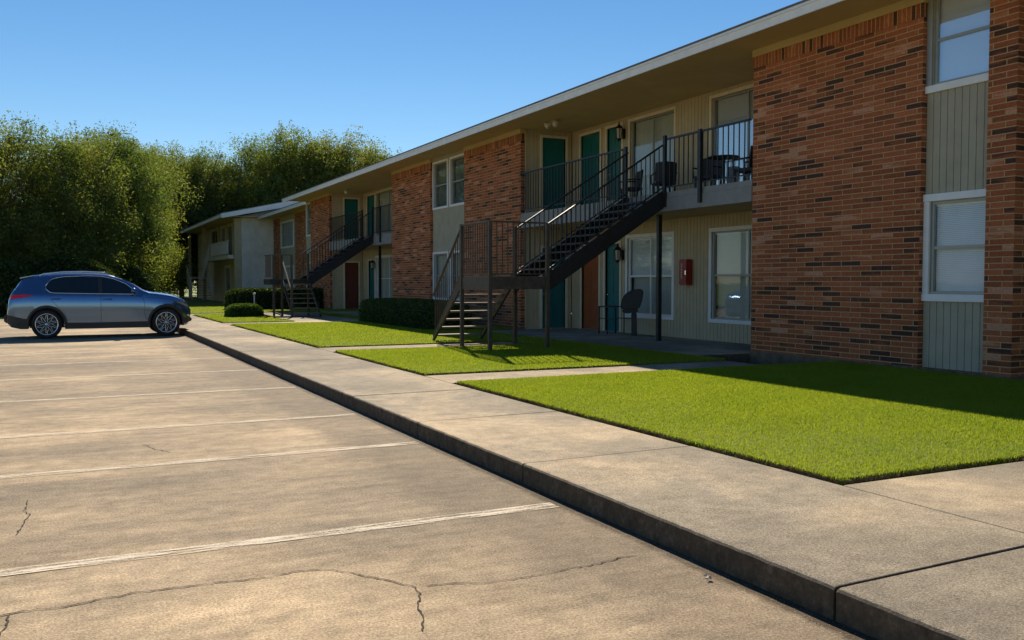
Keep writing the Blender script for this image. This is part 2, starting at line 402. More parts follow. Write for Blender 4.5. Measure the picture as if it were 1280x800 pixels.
for k, Y in enumerate((2.66, 5.30, 7.93, 9.95, 12.9, 15.75, 18.5, 21.2, 23.9, 30.0, 32.7)):
    mb = MB(); mb.v = [(-9, Y-.065+.02, .004), (2.93, Y-.065, .004), (2.93, Y+.065, .004), (-9, Y+.065+.02, .004)]; mb.f = [(0, 1, 2, 3)]
    mb.build('painted_line', M['line'], lot)
def jitter(pts, step=.028, amp=.009):
    outp = []
    for (a, b) in zip(pts[:-1], pts[1:]):
        L = math.dist(a, b); n = max(1, int(L/step))
        for i in range(n):
            t = i/n; outp.append((a[0]+(b[0]-a[0])*t+random.uniform(-amp, amp), a[1]+(b[1]-a[1])*t+random.uniform(-amp, amp)))
    outp.append(pts[-1]); return outp
CR = [[(-0.377, 4.606), (-0.285, 4.614), (-0.223, 4.639), (0.005, 4.617), (0.142, 4.668), (0.211, 4.658), (0.266, 4.681), (0.575, 4.658), (0.726, 4.65), (0.919, 4.624), (1.07, 4.663), (1.188, 4.634), (1.301, 4.506), (1.421, 4.349), (1.483, 4.224), (1.52, 4.153), (1.501, 4.036), (1.442, 3.921), (1.423, 3.807), (1.356, 3.61)],
[(1.563, 4.158), (1.718, 4.121), (1.866, 4.062), (2.06, 4.048), (2.229, 4.064), (2.38, 4.077), (2.529, 4.079), (2.678, 4.115), (2.788, 4.109)],
[(-0.248, 4.629), (-0.248, 4.501), (-0.265, 4.407), (-0.275, 4.315)],
[(-0.24, 7.023), (-0.262, 6.67), (-0.222, 6.582), (-0.25, 6.337), (-0.282, 6.056)],
[(0.632, 8.953), (0.71, 8.648), (0.822, 8.423)],
]
for i, c in enumerate(CR): ribbon(jitter(c), .0095 if i < 3 else .008, .0045).build('crack', M['crack'], lot)

# sidewalk slabs with real joints and a kerb edge
def slab(mb, x0, x1, y0, y1, z1, z0=-.03, b=.012, skew=0):
    prof = [(x0, z0), (x0, z1-b), (x0+b*.5, z1-b*.25), (x0+b*1.4, z1), (x1-.006, z1), (x1, z1-.006), (x1, z0)]
    n = len(prof); e = .005
    m = max(1, int((y1-y0)/.07)) if (skew and y0 < 20) else 1
    rows = [(y0, -e)]+[(y0+e+(y1-y0-2*e)*i/m, 0) for i in range(m+1)]+[(y1, -e)]
    V = []
    for y, dz in rows:
        j1, j2 = random.gauss(0, .0014), random.gauss(0, .0010)
        for q, (x, z) in enumerate(prof):
            jx, jz = ((j1, j2) if (m > 1 and 1 <= q <= 3) else (0, 0))
            V.append((x+jx, y+(x-x0)*skew, z+jz+(dz if z > z0+.02 else 0)))
    nr = len(rows)
    F = [(i*n+k, i*n+k+1, (i+1)*n+k+1, (i+1)*n+k) for i in range(nr-1) for k in range(n-1)]
    F += [tuple(range(n)), tuple(range(nr*n-1, (nr-1)*n-1, -1))]
    mb.add(V, F)
mb = MB()
seams = [-9, -6, -3, 0, 2.93, 5.98, 8.22, 10.42, 12.9, 15.5, 18.1, 20.7, 23.3, 25.9, 28.5, 31.1, 33.7, 36.3, 39, 41.5, 44, 47, 50]
for a, b in zip(seams[:-1], seams[1:]): slab(mb, 3.035, 4.60, a+.0075, b-.0075, .15+random.uniform(-.003, .003), b=.016, skew=.025)
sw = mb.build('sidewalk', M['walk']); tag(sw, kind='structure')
mb = MB(); mb.box(3.06, 4.66, -9, 50, -.05, .09)
tag(mb.build('soil_bed', M['soil']), kind='structure')
mb = MB()
for x0, x1, y0, y1 in [(4.615, 7.2, 1.6, 4.40), (7.215, 11.4, 1.6, 4.40), (4.615, 7.2, -1.2, 1.585), (7.215, 11.4, -1.2, 1.585),   # near walkway
                       (4.615, 6.4, 11.18, 12.22), (6.415, 8.2, 11.18, 12.22), (8.215, 10.15, 11.18, 12.3),     # path to the porch
                       (4.615, 6.9, 17.2, 18.35), (6.915, 8.9, 17.2, 20.0), (7.2, 8.9, 14.8, 17.18),             # path and pad under the stair
                       (4.615, 7.0, 29.4, 30.8), (7.015, 9.4, 29.4, 35.2), (7.4, 9.4, 35.22, 38.4),
                       (4.615, 12.0, 36.6+2.2, 40.2)]:
    slab(mb, x0, x1, y0, y1, .148 if x0 > 4.7 else .15, b=.008)
tag(mb.build('path', M['walk']), kind='structure')
mb = MB()
for Y0 in (13.25, 33.9):
    for a, b in ((0, 3.1), (3.11, 6.2), (6.21, 9.35)): slab(mb, 10.15, 13.2, Y0+a+.01, Y0+b-.01, .165, b=.01)
tag(mb.build('porch_slab', M['porch']), kind='structure')

# lawns: soil pad + blades
lawns = [(4.66, 11.45, 4.46, 11.13, 0), (4.66, 10.12, 12.27, 17.15, 1), (4.70, 10.12, 18.40, 29.35, 2), (4.72, 7.0, 30.85, 38.7, 3),
         (8.94, 10.12, 17.2, 18.40, 2), (9.42, 10.12, 29.35, 38.7, 3), (4.75, 12.6, 40.25, 50, 4), (10.12, 11.45, 22.85, 33.9, 2), (10.12, 12.6, 43.3, 50, 4), (4.66, 11.4, -1.2, -7, 5)]
mb = MB()
for x0, x1, y0, y1, k in lawns: mb.box(x0+.02, x1-.01, y0+.02, y1-.02, -.04, .172)
tag(mb.build('lawn', M['turf']), kind='structure')
VV = []; 
dens = {0: 10500, 1: 4200, 2: 1600, 3: 800, 4: 350, 5: 0}
for x0, x1, y0, y1, k in lawns:
    n = int(abs((x1-x0)*(y1-y0))*dens[k])
    if n == 0: continue
    X = rng.uniform(x0+.01, x1-.01, n); Y = rng.uniform(y0+.01, y1-.01, n)
    ne = int(n*.10)   # denser rim spilling over the paving
    per = rng.integers(0, 4, ne); t = rng.random(ne); inset = np.abs(rng.normal(0, .03, ne))
    X[:ne] = np.where(per == 0, x0+inset, np.where(per == 1, x1-inset, x0+(x1-x0)*t)); Y[:ne] = np.where(per == 2, y0+inset, np.where(per == 3, y1-inset, y0+(y1-y0)*t))
    dist = np.hypot(X, Y); s = np.clip(dist/9.0, .8, 4.5)
    h = rng.uniform(.015, .033, n)*np.where(dist > 14, 1.15, 1.0); wd = .0042*s*rng.uniform(.7, 1.4, n)
    patch = .95+.10*np.sin(X*1.7+np.sin(Y*1.3)*1.5)*np.sin(Y*1.1+X*.4); h *= patch
    th = rng.uniform(0, 2*np.pi, n); lean = rng.uniform(.0, .75, n)*h; la = rng.uniform(0, 2*np.pi, n)
    z0 = np.full(n, .166); z0[:ne] -= rng.uniform(0, .045, ne)
    b0 = np.stack([X-np.cos(th)*wd, Y-np.sin(th)*wd, z0], 1); b1 = np.stack([X+np.cos(th)*wd, Y+np.sin(th)*wd, z0], 1)
    tp = np.stack([X+np.cos(la)*lean, Y+np.sin(la)*lean, z0+h], 1)
    VV.append(np.stack([b0, b1, tp], 1).reshape(-1, 3))
V = np.concatenate(VV); tag(np_mesh('grass', V, np.arange(len(V)).reshape(-1, 3), M['grass']), 'short green lawn grass growing between the concrete paths', 'grass', kind='stuff')

M['thatch'] = simple('dry_thatch', (.20, .13, .075), .95, var=.6, scale=18)
VV = []
for (xa, ya, xb, yb, dd) in [(4.66, 4.46, 4.66, 11.1, 3000), (4.66, 4.46, 11.4, 4.46, 1500), (4.66, 12.3, 4.66, 17.1, 1400), (4.70, 18.4, 4.70, 29.3, 500), (4.66, 12.28, 10, 12.28, 700)]:
    L = math.hypot(xb-xa, yb-ya); n = int(L*dd*.35); t_ = rng.random(n)
    clump = .5+.5*np.sin(t_*L*5.1)*np.sin(t_*L*2.3+1); keep = rng.random(n) < clump; t_ = t_[keep]; n = len(t_)
    hor = abs(yb-ya) < .1; off = np.abs(rng.normal(0, .016, n))-.028
    X = xa+(xb-xa)*t_+(0 if hor else off); Y = ya+(yb-ya)*t_+(off if hor else 0); z0 = np.full(n, .148); th = rng.uniform(0, 6.28, n); wd = .0045; h = rng.uniform(.008, .034, n)
    la = rng.uniform(0, 6.28, n); ln = rng.uniform(0, .022, n)
    VV.append(np.stack([np.stack([X-np.cos(th)*wd, Y-np.sin(th)*wd, z0], 1), np.stack([X+np.cos(th)*wd, Y+np.sin(th)*wd, z0], 1), np.stack([X+np.cos(la)*ln, Y+np.sin(la)*ln, z0+h], 1)], 1).reshape(-1, 3))
V = np.concatenate(VV); tag(np_mesh('dry_thatch', V, np.arange(len(V)).reshape(-1, 3), M['thatch']), 'brown dead grass creeping from the lawn edges onto the concrete', 'grass', kind='stuff')

# ------------------------------------------------------------------ wall toolkit: frames on upright planes
class Fr:
    """local frame on an upright wall: u runs along the wall, n sticks out of it"""
    def __init__(s, kind, c): s.k = kind; s.c = c
    def box(s, mb, u0, u1, z0, z1, n0, n1):
        if s.k == 'X': mb.box(s.c-n1, s.c-n0, u0, u1, z0, z1)      # faces -X
        else: mb.box(u0, u1, s.c-n1, s.c-n0, z0, z1)               # faces -Y
    def pt(s, u, z, n): return Vector((s.c-n, u, z)) if s.k == 'X' else Vector((u, s.c-n, z))
def wall(fr, u0, u1, z0, z1, holes, n0=-.2, n1=0.0, mb=None):
    mb = mb or MB(); us = sorted({u0, u1, *[min(max(h[i], u0), u1) for h in holes for i in (0, 1)]})
    zs = sorted({z0, z1, *[min(max(h[i], z0), z1) for h in holes for i in (2, 3)]})
    for a, b in zip(us[:-1], us[1:]):
        run = None
        for c, d in zip(zs[:-1], zs[1:]):
            if b-a < 1e-4 or d-c < 1e-4: continue
            hole = any(h[0] < (a+b)/2 < h[1] and h[2] < (c+d)/2 < h[3] for h in holes)
            if hole: 
                if run: fr.box(mb, a, b, run[0], run[1], n0, n1); run = None
            else: run = (run[0], d) if run else (c, d)
        if run: fr.box(mb, a, b, run[0], run[1], n0, n1)
    return mb
def siding(fr, u0, u1, z0, z1, holes, parent, mat, pitch=.125, name='siding'):
    mb = wall(fr, u0, u1, z0, z1, holes, -.12, -.012)
    n = max(1, round((u1-u0)/pitch)); p = (u1-u0)/n
    for i in range(n):
        a = u0+i*p+.006; b = u0+(i+1)*p-.006
        hs_ = [(h[0], h[1], h[2], h[3]) for h in holes if h[0] < b and h[1] > a]
        wall(fr, a, b, z0, z1, hs_, -.012, 0.0, mb)
    return mb.build(name, mat, parent)
def window(fr, u0, u1, z0, z1, parent, style='hung', trim='trim', tw=.08, cover='blind', glass='glass', frame='alu', depth=.07, lowcover=None, blind_frac=1.0, sill=False):
    """opening u0..u1, z0..z1 ; trim laid round it, sash set back, blind or curtain behind the pane"""
    mb = MB()
    if tw:
        fr.box(mb, u0-tw, u1+tw, z1, z1+tw, -.02, .028); fr.box(mb, u0-tw, u1+tw, z0-tw, z0, -.02, .028 if not sill else .05)
        fr.box(mb, u0-tw, u0, z0, z1, -.02, .026); fr.box(mb, u1, u1+tw, z0, z1, -.02, .026)
    else: fr.box(mb, u0, u1, z0-.002, z0+.02, -depth, 0)
    # reveal lining
    for a, b, c, d in ((u0, u0+.012, z0, z1), (u1-.012, u1, z0, z1)): fr.box(mb, a, b, c, d, -depth-.04, -.02)
    wn = mb.build('window', M[trim], parent)
    f = MB(); s = .035
    for a, b, c, d in ((u0+.012, u1-.012, z1-s, z1), (u0+.012, u1-.012, z0, z0+s), (u0+.012, u0+.012+s, z0+s, z1-s), (u1-.012-s, u1-.012, z0+s, z1-s)):
        fr.box(f, a, b, c, d, -depth-.03, -depth+.015)
    zm = (z0+z1)/2; um = (u0+u1)/2
    if style in ('hung', 'both'): fr.box(f, u0+.012+s, u1-.012-s, zm-.022, zm+.022, -depth-.025, -depth+.01)
    if style in ('slider', 'both'): fr.box(f, um-.022, um+.022, z0+s, z1-s, -depth-.02, -depth+.012)
    f.build('frame', M[frame], wn)
    g_ = MB(); fr.box(g_, u0+.03, u1-.03, z0+.02, z1-.02, -depth-.012, -depth-.008); g_.build('pane', M[glass], wn)
    bk = MB(); fr.box(bk, u0-.05, u1+.05, z0-.05, z1+.05, -depth-.42, -depth-.40); 
    fr.box(bk, u0-.05, u0-.02, z0-.05, z1+.05, -depth-.40, -depth-.05); fr.box(bk, u1+.02, u1+.05, z0-.05, z1+.05, -depth-.40, -depth-.05)
    bk.build('dark_room', M['dark'], wn)
    b = MB()
    zb = z1-(z1-z0)*blind_frac
    if cover in ('blind', 'blindlow', 'beigeblind'):
        z = z1-.05
        while z > zb+.03:
            p = [fr.pt(u0+.04, z, -depth-.07), fr.pt(u1-.04, z, -depth-.07), fr.pt(u1-.04, z-.026, -depth-.050), fr.pt(u0+.04, z-.026, -depth-.050)]
            b.add(p, [(0, 1, 2, 3)]); z -= .027
        fr.box(b, u0+.04, u1-.04, z1-.06, z1-.02, -depth-.08, -depth-.04); fr.box(b, u0+.04, u1-.04, zb+.01, zb+.03, -depth-.075, -depth-.05)
        b.build('blind', M[cover], wn)
        if blind_frac < 1:
            c = MB(); fr.box(c, u0+.03, u1-.03, z0+.02, z1-.02, -depth-.13, -depth-.12); c.build('curtain', M['curtain'], wn)
    elif cover == 'shade':
        fr.box(b, u0+.035, u1-.035, z0+.02, z1-.02, -depth-.055, -depth-.05); b.build('blind', M['blindlow'], wn)
    elif cover == 'vertical':
        u = u0+.04
        while u < u1-.1:
            p = [fr.pt(u, z1-.04, -depth-.09), fr.pt(u+.085, z1-.04, -depth-.055), fr.pt(u+.085, z0+.04, -depth-.055), fr.pt(u, z0+.04, -depth-.09)]
            b.add(p, [(0, 1, 2, 3)]); u += .088
        b.build('blind', M['blindlow'], wn)
    elif cover:
        n = int((u1-u0)/.05); pts = []
        for i in range(n+1):
            u = u0+.02+(u1-u0-.04)*i/n; pts.append((u, -depth-.10-.018*math.sin(i*1.7)-.008*math.sin(i*.6)))
        V = []
        for u, nn in pts: V += [fr.pt(u, z0+.02, nn), fr.pt(u, z1-.02, nn)]
        b.add(V, [(2*i, 2*i+1, 2*i+3, 2*i+2) for i in range(n)]); b.build('curtain', M[cover], wn, smooth=True)
    return wn
def door(fr, u0, u1, z0, z1, parent, mat, trim='trim', tw=.075, knob='l', label=None):
    mb = MB(); d = .05; nu = u1-u0
    fr.box(mb, u0+.008, u1-.008, z0+.01, z1-.008, -.09, -d)
    # six raised panels
    for (a, b) in ((.13, .46), (.54, .87)):
        for (c, e) in ((.08, .36), (.43, .72), (.79, .93)):
            A, B, C_, D = u0+nu*a, u0+nu*b, z0+(z1-z0)*c, z0+(z1-z0)*e
            fr.box(mb, A, B, C_, D, -.06, -d+.008)
    dr = mb.build('door', M[mat], parent)
    if label: dr['label'] = label
    t = MB(); fr.box(t, u0-tw, u1+tw, z1, z1+tw, -.02, .028); fr.box(t, u0-tw, u0, z0, z1, -.09, .026); fr.box(t, u1, u1+tw, z0, z1, -.09, .026)
    t.build('frame', M[trim], dr)
    th = MB(); fr.box(th, u0, u1, z0, z0+.012, -.09, .02); th.build('threshold', M['alu'], dr)
    ku = u0+.07 if knob == 'l' else u1-.07; k = MB(); c = fr.pt(ku, z0+.98, -d+.03)
    k.lathe([(0.0, -.035), (.022, -.03), (.03, -.01), (.03, .01), (.018, .025), (.012, .04), (.012, .06)], c+Vector((.02, 0, 0) if fr.k == 'X' else (0, .02, 0)), 'X' if fr.k == 'X' else 'Y', 12)
    k.build('door_knob', M['chrome'], dr, smooth=True)
    bk = MB(); fr.box(bk, u0-.03, u1+.03, z0, z1+.03, -.14, -.12); bk.build('backing', M['dark'], dr)
    return dr
def rail(mb, p, q, h=.98, spacing=.115, low=.09, rt=.045, bt=.014, bars=True, top_over=0.0, lowrail=True):
    p = Vector(p); q = Vector(q); up = Vector((0, 0, 1)); d = (q-p)
    mb.bar(p+up*h, q+up*h, rt, rt*.7)
    if lowrail: mb.bar(p+up*low, q+up*low, .03, .025)
    L = Vector((d.x, d.y, 0)).length; n = max(1, int(L/spacing))
    if bars:
        for i in range(1, n):
            c = p+d*(i/n); mb.bar(c+up*(low), c+up*(h-.012), bt, bt)

# ------------------------------------------------------------------ main apartment building
XF, XW = 11.5, 13.15
ZG, ZF, ZB, ZS, ZSOF = .17, .215, 5.42, 5.63, 5.76
FL = 3.38
B = thing('apartment_building', (16, 20, 0), 'long two-storey brown brick apartment building with teal doors and recessed balconies beside the lawns', 'apartment building')
FX = Fr('X', XF)
def brick_mass(y0, y1, X=XF, holes=(), parent=B, depth=None, ret=True):
    """brick wall facing the lot with its two returns"""
    d = depth or .13
    fr = Fr('X', X)
    mb = MB(); mb.box(X, X+d, y0, y1, ZF, ZB); mb.build('brick_wall', M['brick'], parent)
    s = MB(); s.box(X-.006, X+d+.004, y0-.006, y1+.006, ZB, ZS); s.build('soldier_course', M['soldier'], parent)
    t = MB(); t.box(X-.02, X+d+.02, y0-.02, y1+.02, ZS, ZSOF-.003); t.build('frieze_board', M['soffit'], parent)
    f = MB(); f.box(X-.02, X+d+.01, y0-.012, y1+.012, -.05, ZF); f.build('foundation', M['found'], parent)
# pier, wall 1, wall 2 | 3, wall 4
brick_mass(8.04, 8.47, depth=1.65); brick_mass(9.55, 13.25); brick_mass(22.8, 26.8); brick_mass(29.8, 33.9); brick_mass(43.2, 46.9)
# bays between brick walls
BX = Fr('X', 11.60)
def bay(y0, y1, wins, sid='siding_green', X=11.60, parent=B):
    fr = Fr('X', X); holes = [(a, b, c, d) for a, b, c, d, *_ in wins]
    siding(fr, y0+.003, y1-.003, ZF+.002, ZSOF-.004, holes, parent, M[sid], .12)
    f = MB(); f.box(X-.05, X+.3, y0+.014, y1-.014, -.05, ZF); f.build('foundation', M['found'], parent)
    for a, b, c, d, kw in wins: window(fr, a, b, c, d, parent, **kw)
bay(8.47, 9.55, [(8.50, 9.44, 4.40, 5.70, dict(style='hung', trim='alu', tw=0, cover='shade', glass='glass_sky', depth=.03)),
                 (8.50, 9.44, 1.32, 2.68, dict(style='hung', trim='alu', tw=0, cover='blindlow', glass='glass', depth=.03))])
mb = MB(); mb.box(11.555, 11.61, 8.475, 9.545, 4.29, 4.395); mb.build('window_trim', M['trim_white'], B); mb = MB(); mb.box(11.57, 11.61, 9.45, 9.545, 4.396, 5.74); mb.build('window_jamb', M['alu'], B)
mb = MB(); mb.box(11.555, 11.61, 8.475, 9.545, 1.21, 1.315); mb.build('window_trim', M['trim_white'], B); mb = MB(); mb.box(11.555, 11.61, 8.475, 9.545, 2.69, 2.795); mb.build('window_trim', M['trim_white'], B); mb = MB(); mb.box(11.57, 11.61, 9.45, 9.545, 1.316, 2.689); mb.build('window_jamb', M['trim_white'], B)
dk = dict(style='hung', trim='trim_white', tw=.07, cover='darkcloth', frame='alu', depth=.05)
dkl = dict(style='hung', trim='trim_white', tw=.07, cover='curtain', frame='alu', depth=.05, glass='glass')
bay(26.8, 29.8, [(26.95, 28.15, 4.05, 5.55, dk), (28.45, 29.70, 4.05, 5.55, dk), (26.95, 28.15, .95, 2.45, dkl), (28.45, 29.70, .95, 2.45, dkl)])
bay(46.9, 48.3, [(47.05, 48.15, 3.95, 5.55, dk), (47.05, 48.15, .95, 2.45, dkl)])
# recesses
RW = Fr('X', XW)
def recess(y0, y1, back, ret):
    """back: list of openings on the back wall; ret: doors on the return wall at y1"""
    hs_ = [tuple(o[1:5]) for o in back]
    siding(RW, y0, y1+.0, ZG-.1, 3.02, [h for h in hs_ if h[2] < 3], B, M['siding'], .125)
    siding(RW, y0, y1+.0, FL-.02, ZSOF, [h for h in hs_ if h[3] > 3], B, M['siding'], .125)
    for kind, a, b, c, d, kw in back:
        if kind == 'door': door(RW, a, b, c, d, B, **kw)
        else: window(RW, a, b, c, d, B, **kw)
    RR = Fr('Y', y1)
    hs2 = [tuple(o[:4]) for o in ret]
    siding(RR, XF+.15, XW-.014, ZG-.1, 3.02, [h for h in hs2 if h[2] < 3], B, M['siding'], .12)
    siding(RR, XF+.15, XW-.014, FL-.02, ZSOF, [h for h in hs2 if h[3] > 3], B, M['siding'], .12)
    for a, b, c, d, m in ret: door(RR, a, b, c, d, B, m)
    # corner board
    for c0, c1 in ((ZG, 3.02), (FL, ZSOF-.004)): c = MB(); c.box(XF+.132, XF+.165, y1-.03, y1+.02, c0, c1); c.build('corner_board', M['siding'], B)
    # balcony slab, kerb board and ceiling
    s = MB(); s.box(XF+.02, XW-.012, y0+.003, y1-.034, 3.03, FL); sl_ = s.build('balcony', M['slab'], B)
    e = MB(); e.box(XF-.025, XF+.02, y0+.004, y1-.04, 2.99, 3.27); e.box(XF-.01, XF+.02, y0+.004, y1-.04, 3.275, FL+.01); e.build('edge_beam', M['slab'], sl_)
    cl = MB(); cl.box(XF+.03, XW-.014, y0+.004, y1-.036, 3.0, 3.028); cl.build('balcony_ceiling', M['soffit'], sl_)
teal = dict(mat='teal'); 
slid = dict(style='slider', trim='trim', tw=.075, cover='curtain', glass='glass', frame='alu', depth=.05)
recess(13.25, 22.8, [
    ('door', 21.27, 22.30, FL, 5.58, teal), ('door', 20.20, 20.92, FL, 5.58, dict(mat='teal', knob='r')),
    ('win', 17.92, 19.80, FL+.02, 5.60, dict(style='slider', trim='trim', tw=.075, cover='curtain', glass='glass', depth=.05)),
    ('win', 14.2, 16.52, FL+.02, 5.60, dict(style='slider', trim='trim', tw=.075, cover='vertical', glass='glass_sky', depth=.05)),
    ('door', 21.30, 22.22, ZG, 2.50, dict(mat='orange')), ('door', 20.26, 20.98, ZG, 2.50, dict(mat='teal', knob='r')),
    ('win', 17.96, 19.90, .66, 2.62, dict(style='both', trim='trim_white', tw=.085, cover='blind', glass='glass', blind_frac=.52, frame='trim_white', depth=.05)),
    ('win', 14.1, 16.48, .66, 2.62, dict(style='both', trim='trim_white', tw=.085, cover='blind', glass='glass', blind_frac=.52, frame='alu', depth=.05))],
    [(12.18, 12.93, FL, 5.56, 'teal'), (12.18, 12.93, ZG, 2.45, 'teal')])
recess(33.9, 43.2, [
    ('door', 41.25, 42.45, FL, 5.58, teal),
    ('win', 37.6, 41.0, FL+.02, 5.60, dict(style='slider', trim='trim', tw=.075, cover='curtain', glass='glass', depth=.05)),
    ('door', 41.35, 42.25, ZG, 2.50, teal),
    ('win', 37.6, 41.05, .66, 2.62, dict(style='both', trim='trim_white', tw=.085, cover='curtain', glass='glass', frame='trim_white', depth=.05))],
    [(12.24, 12.92, FL, 5.50, 'teal'), (12.24, 12.92, ZG, 2.42, 'maroon')])
# plain wall past the near pier, end walls, rear wall
mb = MB(); mb.box(XW+.12, XW+.3, -6, 8.04, 0, ZSOF); mb.box(XW+.12, 22, -6.2, -6, 0, ZSOF); mb.box(21.8, 22, -6, 48.1, 0, ZSOF); mb.box(11.9, 22, 48.1, 48.3, 0, ZSOF); mb.build('outer_wall', M['siding_green'], B)
mb = MB(); mb.box(XW+.6, 21.7, -5.9, 48.0, 3.0, 3.3); mb.build('floor_deck', M['dark'], B)
# roof
def roof(y0, y1, xe, parent, xr=17.0, xb=23.1, ze=5.80, zr=7.05, mat='roof', fas='fascia'):
    mb = MB(); mb.prism([(xe-.03, ze+.085), (xr, zr+.085), (xb+.03, ze+.085), (xb+.03, ze+.05), (xr, zr+.05), (xe-.03, ze+.05)], 'Y', y0-.03, y1+.03)
    r = mb.build('roof', M[mat], parent)
    s = MB(); s.box(xe+.03, xb-.03, y0+.03, y1-.03, ZSOF+.001+ze-5.80, ZSOF+.02+ze-5.80); s.build('soffit', M['soffit'], r)
    f = MB(); f.box(xe, xe+.03, y0, y1, ze-.13, ze+.05); f.build('fascia', M[fas], r); f = MB(); f.box(xb-.03, xb, y0, y1, ze-.10, ze+.05); f.build('fascia', M[fas], r)
    d = MB(); d.box(xe-.022, xe-.001, y0, y1, ze+.005, ze+.048); d.build('drip_edge', M['gutter'], r)
    for yy in (y0, y1-.03):
        gb = MB(); gb.prism([(xe+.03, ze-.03), (xe+.03, ze+.045), (xr, zr+.045), (xb-.03, ze+.045), (xb-.03, ze-.03)], 'Y', yy+.004, yy+.026); gb.build('gable', M['siding_grey'], r)
    return r
roof(-7, 48.75, 10.45, B)

# ------------------------------------------------------------------ second block, set back behind the first
B2 = thing('apartment_building', (16, 55, 0), 'set-back brick block with one dark sliding window, past the long building', 'apartment building')
fr2 = Fr('X', 12.7)
for y0, y1 in ((48.45, 55.7), (60.3, 62.0)):
    brick_mass(y0, y1, 12.7, parent=B2)
bay(55.7, 60.3, [(56.6, 60.1, 3.75, 5.25, dict(style='slider', trim='trim_white', tw=.11, cover='darkcloth', depth=.05)),
                 (56.6, 60.1, .95, 2.4, dict(style='slider', trim='trim_white', tw=.11, cover='curtain', depth=.05))], X=12.8, parent=B2)
mb = MB(); mb.box(13.2, 21, 48.5, 48.7, 0, ZSOF); mb.box(13.2, 21, 61.8, 62, 0, ZSOF); mb.build('outer_wall', M['siding_grey'], B2)
roof(48.78, 62.6, 11.75, B2, xb=22)

# ------------------------------------------------------------------ far grey building with its outside stair
B3 = thing('siding_building', (15, 70, 0), 'grey-sided two-storey building with a long balcony, in front of the tall trees', 'apartment building')
GY = Fr('Y', 62.9)
siding(GY, 10.75, 22.0, 0, 5.78, [], B3, M['siding_grey'], .3)
gb = MB(); gb.prism([(10.75, 5.78), (22, 5.78), (22, 7.2), (16, 7.2), (10.75, 5.88)], 'Y', 62.9, 63.0); gb.build('gable', M['siding_grey'], B3)
mb = MB(); mb.box(10.3, 10.74, 62.88, 63.35, 0, 5.76); mb.build('column', M['siding'], B3)
for yy in (76.1, 85.5): mb = MB(); mb.box(10.0, 10.25, yy, yy+.3, 0, 5.76); mb.build('column', M['siding'], B3)
G2 = Fr('X', 10.85)
ops = [(64.2, 66.0, 3.5, 5.5), (67.3, 69.3, 3.4, 5.5), (70.3, 72.2, 3.5, 5.5), (74.0, 77.5, 3.5, 5.5), (64.2, 66.4, .7, 2.6), (68.2, 70.4, .2, 2.5)]
siding(G2, 63.36, 86.0, 0, 5.78, ops, B3, M['siding'], .3)
for o in ops: window(G2, *o, B3, style='slider', trim='trim', tw=.2, cover='darkcloth', depth=.05)
mb = MB(); mb.box(10.98, 21, 85.8, 86.0, 0, 5.8); mb.build('outer_wall', M['siding_grey'], B3)
mb = MB(); mb.box(9.95, 10.84, 63.4, 76.0, 3.05, 3.3); bl3 = mb.build('balcony', M['greyrail'], B3)
mb = MB(); rail(mb, (10.0, 63.45, 3.3), (10.0, 72.0, 3.3), .98, .32, .1, .08, .05); mb.build('railing', M['greyrail'], bl3)
mb = MB(); mb.prism([(9.3, 5.98), (16, 7.45), (22.6, 5.98), (22.6, 5.90), (16, 7.37), (9.3, 5.90)], 'Y', 61.95, 86.6); r3 = mb.build('roof', M['roof_light'], B3)
mb = MB(); mb.box(9.34, 22.5, 62.0, 86.5, 5.80, 5.83); mb.build('soffit', M['soffit'], r3)
mb = MB(); mb.box(9.30, 9.34, 61.98, 86.6, 5.72, 5.90); mb.prism([(9.32, 5.66), (9.32, 5.93), (16, 7.42), (16, 7.0)], 'Y', 61.88, 61.94); mb.build('fascia', M['fascia'], r3)

def stairs(name, loc, label, parts):
    return thing(name, loc, label, 'staircase', 'outside staircases up to the balconies')
def flight(T, p0, p1, side, width, n, mat_s, mat_r, treads=True, hand=(True, True), rail_h=.95, strd=.26, under=.02, deep=.20, tm='tread'):
    """p0 foot, p1 head on one edge of the flight; side = unit vector across; steps rise from p0 to p1"""
    p0 = Vector(p0); p1 = Vector(p1); s = Vector(side); d = p1-p0; hd = Vector((d.x, d.y, 0)); L = hd.length; hu = hd.normalized(); rise = d.z/n
    for k, off in enumerate((0, width)):
        a = p0+s*off; b = p1+s*off; mb = MB()
        up = Vector((0, 0, 1))
        vs_ = []
        for q in (a, b):
            for dz in (-deep, .06): vs_.append(q+up*dz)
        # plate 5 cm thick
        t = s*(.025)
        V = [vs_[0]-t, vs_[1]-t, vs_[3]-t, vs_[2]-t, vs_[0]+t, vs_[1]+t, vs_[3]+t, vs_[2]+t]
        V[0].z = max(V[0].z, .16) if p0.z < .5 else V[0].z; V[4].z = V[0].z
        mb.add(V, [(0, 1, 2, 3), (7, 6, 5, 4), (0, 4, 5, 1), (1, 5, 6, 2), (2, 6, 7, 3), (3, 7, 4, 0)])
        mb.build('stringer', M[mat_s], T)
    if treads:
        for i in range(n-(0)):
            z = p0.z+rise*(i+1)
            if i == n-1: break
            c = p0+hu*(L*(i+.5)/n); mb = MB()
            a = c+s*.03; b = c+s*(width-.03); a.z = b.z = z-.025
            mb.bar(a, b, strd, .036, (0, 0, 1)); mb.build('tread', M[tm], T, bevel=.004)
    for k, off in enumerate((0, width)):
        if not hand[k]: continue
        mb = MB(); rail(mb, p0+s*off+Vector((0, 0, .06)), p1+s*off+Vector((0, 0, .06)), rail_h, .112, .06, .045, .016)
        mb.build('railing', M[mat_r], T)

